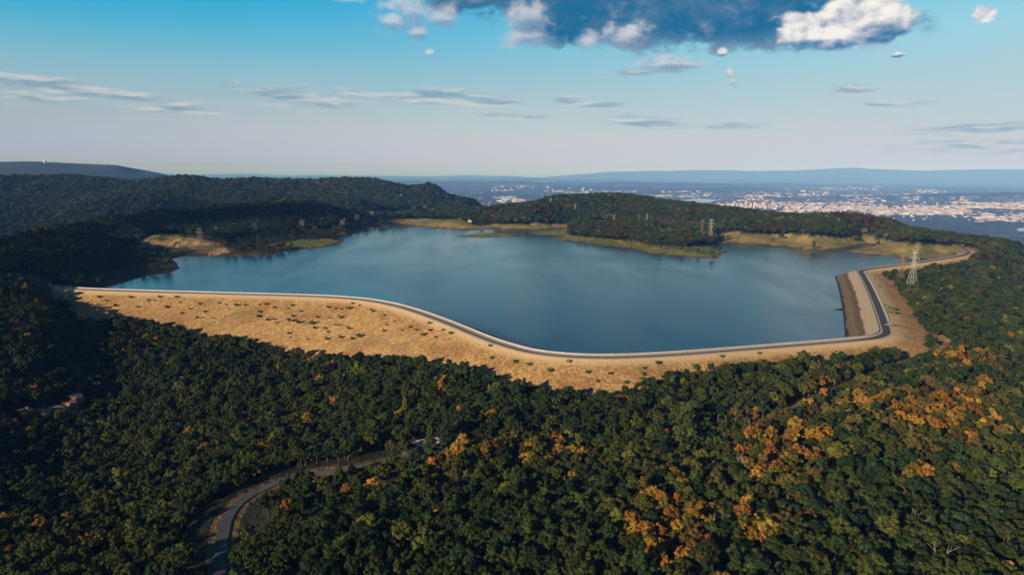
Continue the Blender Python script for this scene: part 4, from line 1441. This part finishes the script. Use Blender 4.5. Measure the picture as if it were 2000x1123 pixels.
def lattice_parts(h, base, waist, arms):
    """Square lattice mast: returns body and arm meshes."""
    V_, F2 = [], []
    zs = [0, .10, .22, .34, .46, .58, .68, .78, .88, .96]
    wd = lambda t: base * (1 - t / .62) + waist * (t / .62) if t < .62 else waist * (1 - .45 * (t - .62) / .38)
    rg = [[np.array([sx_ * wd(t) / 2, sy_ * wd(t) / 2, t * h]) for sx_, sy_ in ((1, 1), (-1, 1), (-1, -1), (1, -1))] for t in zs]
    for a, b_ in zip(rg[:-1], rg[1:]):
        for i in range(4):
            bar_(V_, F2, a[i], b_[i], 0.0035 * h)
            bar_(V_, F2, a[i], b_[(i + 1) % 4], 0.0015 * h)
            bar_(V_, F2, a[(i + 1) % 4], b_[i], 0.0015 * h)
            bar_(V_, F2, b_[i], b_[(i + 1) % 4], 0.0022 * h)
    body = mesh('tower_body', V_, F2)
    out = []
    for t, L in arms:
        V_, F2 = [], []
        for sg_ in (-1, 1):
            tip = np.array([sg_ * L * h, 0, t * h + 0.004 * h])
            w_ = wd(t) / 2
            for sy_ in (-1, 1):
                bar_(V_, F2, np.array([sg_ * w_, sy_ * w_, t * h]), tip, 0.0045 * h)
                bar_(V_, F2, np.array([sg_ * w_, sy_ * w_, t * h + 0.03 * h]), tip, 0.0035 * h)
            bar_(V_, F2, tip, tip - np.array([0, 0, 0.03 * h]), 0.004 * h)
        out.append(mesh('crossarm', V_, F2))
    V_, F2 = [], []
    for sg_ in (-1, 1):
        bar_(V_, F2, np.array([0, 0, .94 * h]), np.array([sg_ * 0.075 * h, 0, h]), 0.006 * h)
    out.append(mesh('earth_wire_peak', V_, F2))
    return body, out


m_steel = plain('galvanised_steel', (0.40, 0.39, 0.32), 0.55, 0.10, 0.2)
m_rust = plain('rust_brown_steel', (0.24, 0.15, 0.09), 0.8, 0.2, 0.2)
m_darksteel = plain('weathered_dark_steel', (0.26, 0.22, 0.20), 0.7, 0.15, 0.2)
UB, UA = lattice_parts(1.0 * 46, 9.5, 2.6, [(.66, .10), (.79, .115), (.91, .085)])
for m_ in [UB] + UA:
    m_.materials.append(m_steel)


def rise(px__, py__, g):
    """Height of the pixel's ray above the point g."""
    d = ray(px__, py__)
    return HC + d[2] * math.hypot(g[0], g[1]) / math.hypot(d[0], d[1]) - g[2]


tops = {}
for i, (px__, pb, pt_, lab) in enumerate([
        (1387, 474, 427, 'tall pale lattice pylon on the grassy point by the water'), (1370, 470, 428, 'yellowish lattice pylon just left of the tall one on the grassy point'),
        (1263, 442, 418, 'right one of two stubby pylons behind the dark pines of the point'), (1248, 441, 420, 'left one of two stubby pylons behind the dark pines of the point'),
        (1199, 438, 419, 'pale pylon in the cleared corridor below the orange trees'), (1182, 437, 420, 'faint pylon left of the pale one in the cleared corridor'),
        (1123, 419, 399, 'white pylon at the head of the clearing behind the far wood'), (1105, 417, 401, 'brownish pylon left of the white one at the clearing head'),
        (1075, 405, 386, 'grey pylon standing on the far hill crest against the valley'), (1060, 401, 390, 'smallest brown pylon left of the grey one on the far crest'),
        (1781, 553, 487, 'large pale pylon in the trees right of the dam'), (1759, 546, 496, 'thin reddish pylon left of the large one right of the dam')]):
    g = ground(px__, pb) if pb < 500 else ground(px__, pb, 9.0)
    h_ = rise(px__, pt_, g)
    r_ = empty('lattice_pylon', g, R(-28) if px__ < 1700 else R(-60), h_ / 46)
    tag(r_, lab, 'pylon', 'lattice pylons of the two power lines')
    rust = px__ in (1370, 1248, 1182, 1105, 1060, 1759)
    for m_ in [UB] + UA:
        if rust:
            if m_.name + '_rust' not in bpy.data.meshes:
                q = m_.copy()
                q.name = m_.name + '_rust'
                q.materials.clear()
                q.materials.append(m_rust)
            mq = bpy.data.meshes[m_.name + '_rust']
        else:
            mq = m_
        link('tower_body' if m_ is UB else ('earth_wire_peak' if m_ is UA[-1] else 'crossarm'), mq, None, r_)
    tops[px__] = (g, h_, R(-28) if px__ < 1700 else R(-60))
# cables between neighbours of each line
m_cable = plain('aluminium_cable', (0.20, 0.20, 0.19), 0.6, 0.05, 0.2)
for line_ in ([1781, 1387, 1263, 1199, 1123, 1075], [1759, 1370, 1248, 1182, 1105, 1060]):
    for a_, b_ in zip(line_[:-1], line_[1:]):
        (ga, ha, ra), (gb, hb, rb) = tops[a_], tops[b_]
        V_, F2 = [], []
        for t, L in ((.66, .10), (.79, .115), (.91, .085)):
            for sg_ in (-1, 1):
                pa = ga + np.array([math.cos(ra) * sg_ * L * ha, math.sin(ra) * sg_ * L * ha, t * ha - 0.03 * ha])
                pb_ = gb + np.array([math.cos(rb) * sg_ * L * hb, math.sin(rb) * sg_ * L * hb, t * hb - 0.03 * hb])
                q = [pa + (pb_ - pa) * u_ - np.array([0, 0, 4 * u_ * (1 - u_) * 0.025 * np.linalg.norm(pb_ - pa)]) for u_ in np.linspace(0, 1, 13)]
                for c0, c1 in zip(q[:-1], q[1:]):
                    tube(V_, F2, c0, c1, 0.035, 0.035, 3)
        o = link('power_cables', mesh('power_cables', V_, F2), m_cable)
        big_ = 'right hand' if line_[0] == 1781 else 'left hand'
        spans = {1781: 'over the lake to the grassy point', 1759: 'over the lake to the grassy point', 1387: 'from the point to the stubby pylons', 1370: 'from the point to the stubby pylons', 1263: 'above the pines to the cleared corridor', 1248: 'above the pines to the cleared corridor',
                 1199: 'up the cleared corridor', 1182: 'up the cleared corridor', 1123: 'from the clearing head to the far crest', 1105: 'from the clearing head to the far crest'}
        tag(o, f'sagging cables of the {big_} power line {spans[a_]}', 'power line', 'spans of cable between pylons')

# dark three-legged frames along the left shore
V_, F2 = [], []
hh = 30.0
legs = []
for lx in (-8, 0, 8):
    V_, F2 = [], []
    pr_ = None
    for k in range(9):
        z_ = hh * k / 8
        w_ = 0.9
        ring = [np.array([lx + a_ * w_, c__ * w_, z_]) for a_, c__ in ((1, 1), (-1, 1), (-1, -1), (1, -1))]
        if pr_ is not None:
            for i in range(4):
                bar_(V_, F2, pr_[i], ring[i], 0.15)
                bar_(V_, F2, pr_[i], ring[(i + 1) % 4], 0.05)
        pr_ = ring
    legs.append(mesh('leg', V_, F2))
V_, F2 = [], []
for z_ in (hh * .66, hh * .70, hh * .95, hh):
    for c__ in (-0.9, 0.9):
        bar_(V_, F2, np.array([-10.5, c__, z_]), np.array([10.5, c__, z_]), 0.22)
for a_, c__ in ((-8, 0), (0, 8), (0, -8), (8, 0)):
    bar_(V_, F2, np.array([a_, 0, hh * .70]), np.array([c__, 0, hh * .95]), 0.16)
beam = mesh('cross_beam', V_, F2)
for m_ in legs + [beam]:
    m_.materials.append(m_darksteel)
for px__, pb, pt_, lab in [(213, 495, 473, 'dark frame pylon leftmost, in the wood behind the small cove'), (391, 471, 446, 'dark frame pylon at the top right of the sandy bank'), (498, 459, 437, 'dark frame pylon on a pale path right of the sandy bank'),
                           (590, 452, 431, 'dark frame pylon above the green grassy spit'), (669, 451, 431, 'dark frame pylon on the small brown mound by the inlet'), (697, 439, 420, 'dark frame pylon on the orange mound behind the brown one'),
                           (726, 430, 414, 'farthest dark frame pylon against the shaded slope')]:
    g = ground(px__, pb)
    r_ = empty('frame_pylon', g, R(-35), rise(px__, pt_, g) / hh)
    tag(r_, lab, 'pylon', 'dark frame pylons along the left shore')
    for m_ in legs + [beam]:
        link(m_.name.split('.')[0], m_, None, r_)

# ------------------------------------------------------------------ houses and sheds
def gable(w_, d_, h_, ro):
    wall = mesh('wall', [(sx_ * w_ / 2, sy_ * d_ / 2, z_) for z_ in (0, h_) for sx_, sy_ in ((-1, -1), (1, -1), (1, 1), (-1, 1))] + [(-w_ / 2, 0, h_ + ro), (w_ / 2, 0, h_ + ro)],
                [(0, 1, 5, 4), (1, 2, 6, 5), (2, 3, 7, 6), (3, 0, 4, 7), (7, 4, 8), (5, 6, 9)])
    e = 0.5
    sl__ = ro / (d_ / 2)
    v = []
    for sx_ in (-1, 1):
        for off in (0.02, 0.3):
            v += [(sx_ * (w_ / 2 + e), -d_ / 2 - e, h_ - e * sl__ + off), (sx_ * (w_ / 2 + e), 0, h_ + ro + off), (sx_ * (w_ / 2 + e), d_ / 2 + e, h_ - e * sl__ + off)]
    roof = mesh('roof', v, [(3, 4, 10, 9), (4, 5, 11, 10), (0, 6, 7, 1), (1, 7, 8, 2), (0, 3, 9, 6), (2, 8, 11, 5), (0, 1, 4, 3), (1, 2, 5, 4), (6, 9, 10, 7), (7, 10, 11, 8)])
    return wall, roof


m_wall = plain('white_render', (0.78, 0.74, 0.68), 0.8, 0.08, 0.3)
m_pane = plain('dark_glazing', (0.03, 0.04, 0.05), 0.2, 0.05, 0.3)
m_roof = plain('grey_shingle', (0.30, 0.27, 0.25), 0.9, 0.15, 0.4)
m_wroof = plain('white_metal_roof', (0.80, 0.79, 0.76), 0.5, 0.06, 0.3)


def house(px__, py__, w_, d_, h_, ro, rz, lab, pale=True, lift=0.0, cat='house'):
    g = ground(px__, py__, lift)
    if g is None:
        return
    r_ = empty('house' if cat == 'house' else 'shed', g - np.array([0, 0, 0.4]), rz)
    tag(r_, lab, cat)
    wa, ro_ = gable(w_, d_, h_ + 0.4, ro)
    link('wall', wa, m_wall, r_)
    link('roof', ro_, m_wroof if pale else m_roof, r_)
    for sx_ in (-0.28, 0.28):
        x0 = sx_ * w_
        link('window', mesh('window', [(x0 - 0.7, -d_ / 2 - 0.03, 1.3), (x0 + 0.7, -d_ / 2 - 0.03, 1.3), (x0 + 0.7, -d_ / 2 - 0.03, 2.8), (x0 - 0.7, -d_ / 2 - 0.03, 2.8)], [(0, 1, 2, 3)]), m_pane, r_)


house(1332, 473, 14, 9, 4, 2.2, R(15), 'white camp building in the middle of the wooded grassy point')
house(1347, 475, 18, 9, 4, 2.4, R(-10), 'longest white camp building near the pylon on the grassy point')
house(1341, 472.5, 11, 8, 3.5, 2, R(30), 'small white camp building between the two larger ones')
house(1310, 472, 11, 7, 3.5, 1.8, R(10), 'white cabin at the left end of the camp on the point')
house(1316, 478, 8, 6, 3, 1.5, R(40), 'little pale hut below the camp cabin')
house(1056, 432, 12, 8, 4, 2, R(5), 'tan pump house at the far meadow edge', False) if False else None
house(918, 434, 8, 6, 3.5, 1.6, R(20), 'pale building at the right end of the far meadow')
house(255, 498, 11, 6, 3, 1.2, R(-25), 'white shed in the shade of the left cove', True, 0, 'shed')
house(297, 497, 8, 5, 3, 1.2, R(12), 'white boat shed at the foot of the sandy bank', True, 0, 'shed')
house(286, 500.5, 12, 3, 1.2, 0.4, R(4), 'low white floating dock shelter beside the boat shed', True, 0, 'shed')
for k_, (px__, py__) in enumerate([(80, 379), (86, 378), (92, 377), (98, 378.5), (20, 381), (462, 372), (468, 370), (474, 374), (560, 380), (568, 379), (577, 380), (586, 379), (592, 382), (636, 384), (779, 385), (786, 387), (695, 367 + 20)]):
    labs = ['white house leftmost in the row on the blue left ridge', 'white house second in the row on the blue left ridge', 'white house third in the row on the blue left ridge', 'white house rightmost in the row on the blue left ridge', 'pale house in the bare clearing at the far left',
            'tan house at the left of the middle ridge clearing', 'highest tan house in the middle ridge clearing', 'pale house at the lower right of the middle ridge clearing', 'leftmost pale house in the wide ridge clearing', 'second pale house in the wide ridge clearing',
            'central pale house in the wide ridge clearing', 'fourth pale house in the wide ridge clearing', 'rightmost pale house in the wide ridge clearing', 'lone house in the round bare patch on the ridge', 'white house with a low wing on the dark green hill',
            'white low wing beside the house on the dark green hill', 'pale house hidden in trees on the hill shoulder']
    house(px__, py__, rng.uniform(14, 24), rng.uniform(9, 13), rng.uniform(6, 9), 3.5, rng.uniform(-0.5, 0.5), labs[k_], k_ < 4 or k_ > 13, 2.0)


def lathe(name, prof, k=20):
    V_ = [(r_ * math.cos(2 * math.pi * i / k), r_ * math.sin(2 * math.pi * i / k), z_) for r_, z_ in prof for i in range(k)]
    F2 = [(j * k + i, j * k + (i + 1) % k, (j + 1) * k + (i + 1) % k, (j + 1) * k + i) for j in range(len(prof) - 1) for i in range(k)]
    return mesh(name, V_, F2 + [tuple(range(k))[::-1], tuple((len(prof) - 1) * k + i for i in range(k))], True)


g = ground(823, 365, 3.0)
r_ = empty('water_tank', g)
tag(r_, 'white standpipe water tank on the crest of the dark green hill', 'water tank')
link('tank', lathe('tank', [(4.5, 0), (4.5, 17)]), m_wall, r_)
link('tank_roof', lathe('tank_roof', [(4.7, 17.05), (3.4, 18.4), (1.2, 19.2), (0.1, 19.4)]), m_wroof, r_)
g = atd(88, 324, 8900)
r_ = empty('radar_dome', (g[0], g[1], hq(g[0], g[1])), 0)
tag(r_, 'tiny white dome on the far blue plateau at left', 'dome')
link('base', lathe('base', [(9, 0), (9, 16)]), m_wall, r_)
link('dome', lathe('dome', [(12 * math.cos(a), 24 + 12 * math.sin(a)) for a in np.linspace(-0.75, 1.5, 8)]), m_wroof, r_)
for px__, lab in ((687, 'left one of two faint cooling towers on the far plain'), (696, 'right one of two faint cooling towers on the far plain')):
    g = atd(px__, 339, 24000)
    zb = hq(g[0], g[1])
    o = link('cooling_tower', lathe('cooling_tower', [(55, 0), (47, 30), (38, 70), (34, 100), (34, 120), (37, 150)], 24), m_wall)
    o.location = (g[0], g[1], zb)
    o.scale = (1, 1, 1.3)
    tag(o, lab, 'cooling tower', 'two cooling towers on the far plain')

# ------------------------------------------------------------------ town in the valley
m_town = [plain('town_wall_%d' % i, c, 0.8, 0.12, 0.05) for i, c in enumerate([(0.50, 0.43, 0.37), (0.34, 0.28, 0.25), (0.58, 0.54, 0.51), (0.32, 0.20, 0.17), (0.38, 0.35, 0.35)])]
for m_ in m_town:
    m_.name = 'pale_masonry'
CLU = [(1418, 1530, 398, 409, 90, 25, 75, 14, 60), (1440, 1500, 387, 394, 30, 30, 120, 8, 22), (1300, 1420, 397, 407, 50, 40, 140, 8, 18), (1530, 1700, 397, 414, 190, 40, 150, 8, 20), (1700, 1895, 402, 420, 260, 50, 170, 7, 15), (1880, 2015, 396, 410, 150, 60, 180, 7, 16),
       (1560, 1620, 376, 383, 40, 50, 140, 8, 22), (1600, 1720, 366, 372, 45, 60, 170, 8, 16), (1740, 1800, 380, 393, 45, 60, 160, 8, 16), (1788, 1850, 371, 377, 28, 60, 170, 8, 14), (1640, 1740, 383, 396, 50, 50, 130, 8, 16), (1858, 1890, 391, 397, 16, 50, 130, 8, 14),
       (1455, 1530, 380, 389, 36, 40, 120, 8, 18), (1268, 1370, 376, 387, 46, 50, 160, 8, 16), (1370, 1393, 379, 384, 10, 50, 120, 8, 14), (1303, 1345, 352, 355, 14, 120, 320, 9, 16), (1362, 1396, 353, 356, 12, 120, 320, 9, 16), (1068, 1120, 367, 377, 34, 60, 170, 8, 24),
       (1120, 1240, 371, 382, 40, 50, 170, 8, 20), (963, 1000, 359, 375, 38, 60, 200, 8, 18), (975, 1030, 389, 397, 26, 50, 150, 8, 16), (1008, 1042, 364, 371, 14, 60, 180, 8, 16), (858, 896, 359, 364, 14, 60, 200, 8, 16), (1900, 2010, 420, 434, 50, 50, 140, 7, 14),
       (880, 2000, 352, 432, 460, 16, 60, 6, 14), (1500, 2000, 360, 425, 260, 20, 80, 6, 14)]
blds = []
for (x0, x1, y0, y1, nb, w0, w1, h0, h1) in CLU:
    for _ in range(int(nb * (1.15 if nb < 400 else 1.7))):
        px__, py__ = rng.uniform(x0, x1), rng.uniform(y0, y1)
        d = ray(px__, py__)
        kz = (-322 - HC) / d[2]
        gx_, gy_ = d[0] * kz, d[1] * kz
        if math.hypot(gx_, gy_) < 5200 or math.hypot(gx_, gy_) > 40000:
            continue
        gz = float(hq(gx_, gy_))
        if gz > -255:
            continue
        wd_, dp_ = rng.uniform(w0 * 0.7, w1 * 0.55), rng.uniform(w0, w1) * 0.4
        ht = h0 + (h1 - h0) * rng.random() ** 1.8
        blds.append((wd_ * ht ** 0.5 / (gx_ ** 2 + gy_ ** 2) ** 0.5, gx_, gy_, gz, wd_, dp_, ht, px__, py__))
blds.sort(key=lambda t: -t[0])


def block(V_, F2, M_, cx__, cy__, cz, w_, d_, h_, rz, mi, storeys):
    """A flat-roofed block with a raised parapet and a roof house."""
    c__, s__ = math.cos(rz), math.sin(rz)
    def box(ox, oy, z0, z1, hw, hd, sides_only=False):
        i0_ = len(V_)
        for z_ in (z0, z1):
            for sx_, sy_ in ((-1, -1), (1, -1), (1, 1), (-1, 1)):
                lx, ly_ = ox + sx_ * hw, oy + sy_ * hd
                V_.append((cx__ + lx * c__ - ly_ * s__, cy__ + lx * s__ + ly_ * c__, cz + z_))
        for f_ in ((0, 1, 5, 4), (1, 2, 6, 5), (2, 3, 7, 6), (3, 0, 4, 7), (4, 5, 6, 7)):
            F2.append(tuple(i0_ + q for q in f_))
            M_.append(mi)
    box(0, 0, -6, h_, w_ / 2, d_ / 2)
    for ox, oy, hw, hd in ((0, d_ / 2 - 0.6, w_ / 2, 0.6), (0, -d_ / 2 + 0.6, w_ / 2, 0.6)):
        box(ox, oy, h_ + 0.01, h_ + 1.3, hw - 0.01, hd - 0.01)
    box(w_ * 0.18, 0, h_ + 0.02, h_ + 3.5, w_ * 0.12, d_ * 0.15)
    if storeys:
        k = max(1, int(h_ / 9))
        for j in range(k):
            i0_ = len(V_)
            z0, z1 = h_ * (j + 0.45) / k, h_ * (j + 0.75) / k
            for z_ in (z0, z1):
                for sx_ in (-0.46, 0.46):
                    lx, ly_ = sx_ * w_, -d_ / 2 - 0.15
                    V_.append((cx__ + lx * c__ - ly_ * s__, cy__ + lx * s__ + ly_ * c__, cz + z_))
            F2.append((i0_, i0_ + 1, i0_ + 3, i0_ + 2))
            M_.append(5)


def where_town(px__, py__):
    if 1400 < px__ < 1540 and py__ > 392:
        return 'in the dense downtown cluster above the wooded hill'
    if px__ < 1050:
        return 'near the pale river reach beyond the hills'
    if px__ < 1250:
        return 'in the white industrial strip beyond the far crest'
    if px__ < 1420:
        return 'in the strip of sheds left of downtown'
    if py__ < 378:
        return 'in the faint outer suburbs towards the horizon'
    if px__ < 1720:
        return 'in the pale sprawl right of downtown'
    return 'in the long bright belt of roofs on the right'


VS, FS, MS = [], [], []
for i, (_, gx_, gy_, gz, w_, d_, h_, px__, py__) in enumerate(blds):
    mi = int(rng.choice(5, p=[.32, .22, .22, .10, .14]))
    rz = -0.35 + rng.choice([0, 0, 0.6, 1.57]) + rng.normal(scale=0.06)
    if i < 290:
        V_, F2, M_ = [], [], []
        block(V_, F2, M_, 0, 0, 0, w_, d_, h_, 0, mi, h_ > 16)
        me = mesh('town_building', V_, F2)
        for m_ in m_town + [m_pane]:
            me.materials.append(m_)
        me.polygons.foreach_set('material_index', M_)
        o = link('town_building', me)
        o.location, o.rotation_euler = (gx_, gy_, gz), (0, 0, rz)
        cw = ['cream', 'tan', 'white', 'reddish', 'pale grey'][mi]
        sh = 'tower block' if h_ > 34 else ('office block' if h_ > 18 else 'flat roofed building')
        lab = f'distant {cw} {sh} {where_town(px__, py__)}'
        tag(o, lab, 'building', lab.replace('building', 'buildings').replace('block', 'blocks'))
    else:
        block(VS, FS, MS, gx_, gy_, gz, w_, d_, h_, rz, mi, False)
me = mesh('town', VS, FS)
for m_ in m_town + [m_pane]:
    me.materials.append(m_)
me.polygons.foreach_set('material_index', MS)
tag(link('town', me), 'mass of small pale roofs scattered over the hazy valley floor', 'town', kind='stuff')

# ------------------------------------------------------------------ air
bm = bmesh.new()
bmesh.ops.create_cube(bm, size=1)
me = bpy.data.meshes.new('haze')
bm.to_mesh(me)
bm.free()
hz = link('haze', me)
hz.scale, hz.location = (128000, 128000, 880), (0, 0, 80)
mh = bpy.data.materials.new('haze')
mh.use_nodes = True
nt = NT(mh.node_tree)
pvn = nt.n('ShaderNodeVolumePrincipled')
pvn.inputs['Color'].default_value = (0.15, 0.37, 1.0, 1)
pvn.inputs['Absorption Color'].default_value = (0.80, 0.84, 1.0, 1)
pvn.inputs['Density'].default_value = 4.8e-5
pvn.inputs['Anisotropy'].default_value = -0.22
on = nt.n('ShaderNodeOutputMaterial')
nt.t.links.new(pvn.outputs[0], on.inputs['Volume'])
me.materials.append(mh)
tag(hz, 'thin pale blue haze over the whole valley', 'haze', kind='stuff')

# ------------------------------------------------------------------ unseen clouds added behind and left of the viewer to shade the left hills
m_cloud, n, b, o_ = material('shade_cloud_white')
b.inputs['Base Color'].default_value = (0.82, 0.82, 0.82, 1)
b.inputs['Roughness'].default_value = 1.0
bm = bmesh.new()
bmesh.ops.create_icosphere(bm, subdivisions=3, radius=1)
CV = np.array([v.co for v in bm.verts])
CF = np.array([[v.index for v in f_.verts] for f_ in bm.faces])
bm.free()


def shade_cloud(lab, alt, shades):  # unseen puffs set up-sun so their shade covers the given ground points
    V_, F2 = [], []
    for (px__, py__, rad) in shades:
        g = ground(px__, py__)
        if g is None:
            continue
        c = g - np.array(_sd) * ((alt - g[2]) / -_sd[2])
        for q in range(3):
            off = rng.normal(scale=rad * 0.35, size=3) * np.array([1, 1, 0.25])
            r_ = rad * rng.uniform(0.42, 0.72)
            dn = fbm(CV[:, 0] * 2.2 + q + px__, CV[:, 1] * 2.2 + CV[:, 2] * 3.1 + py__, 4)
            P3 = CV * (1 + 0.55 * dn)[:, None] * np.array([1, 1, 0.42]) * r_ + c + off
            F2.append(CF + sum(len(v) for v in V_))
            V_.append(P3)
    o = link('shade_cloud', quadmesh('shade_cloud', np.concatenate(V_), np.concatenate(F2), True), m_cloud)
    tag(o, lab, 'shade_cloud')


shade_cloud('unseen cloud whose shade lies on the wooded left lakeside ridge', 1250, [(50, 485, 70), (120, 472, 70), (200, 452, 70), (280, 438, 65), (350, 430, 65), (430, 428, 65), (500, 425, 75), (560, 420, 80), (620, 420, 80), (680, 428, 70), (490, 466, 40), (560, 456, 50), (640, 446, 50), (705, 433, 45),
                                                                                    (130, 520, 45), (400, 408, 60), (580, 398, 70)])
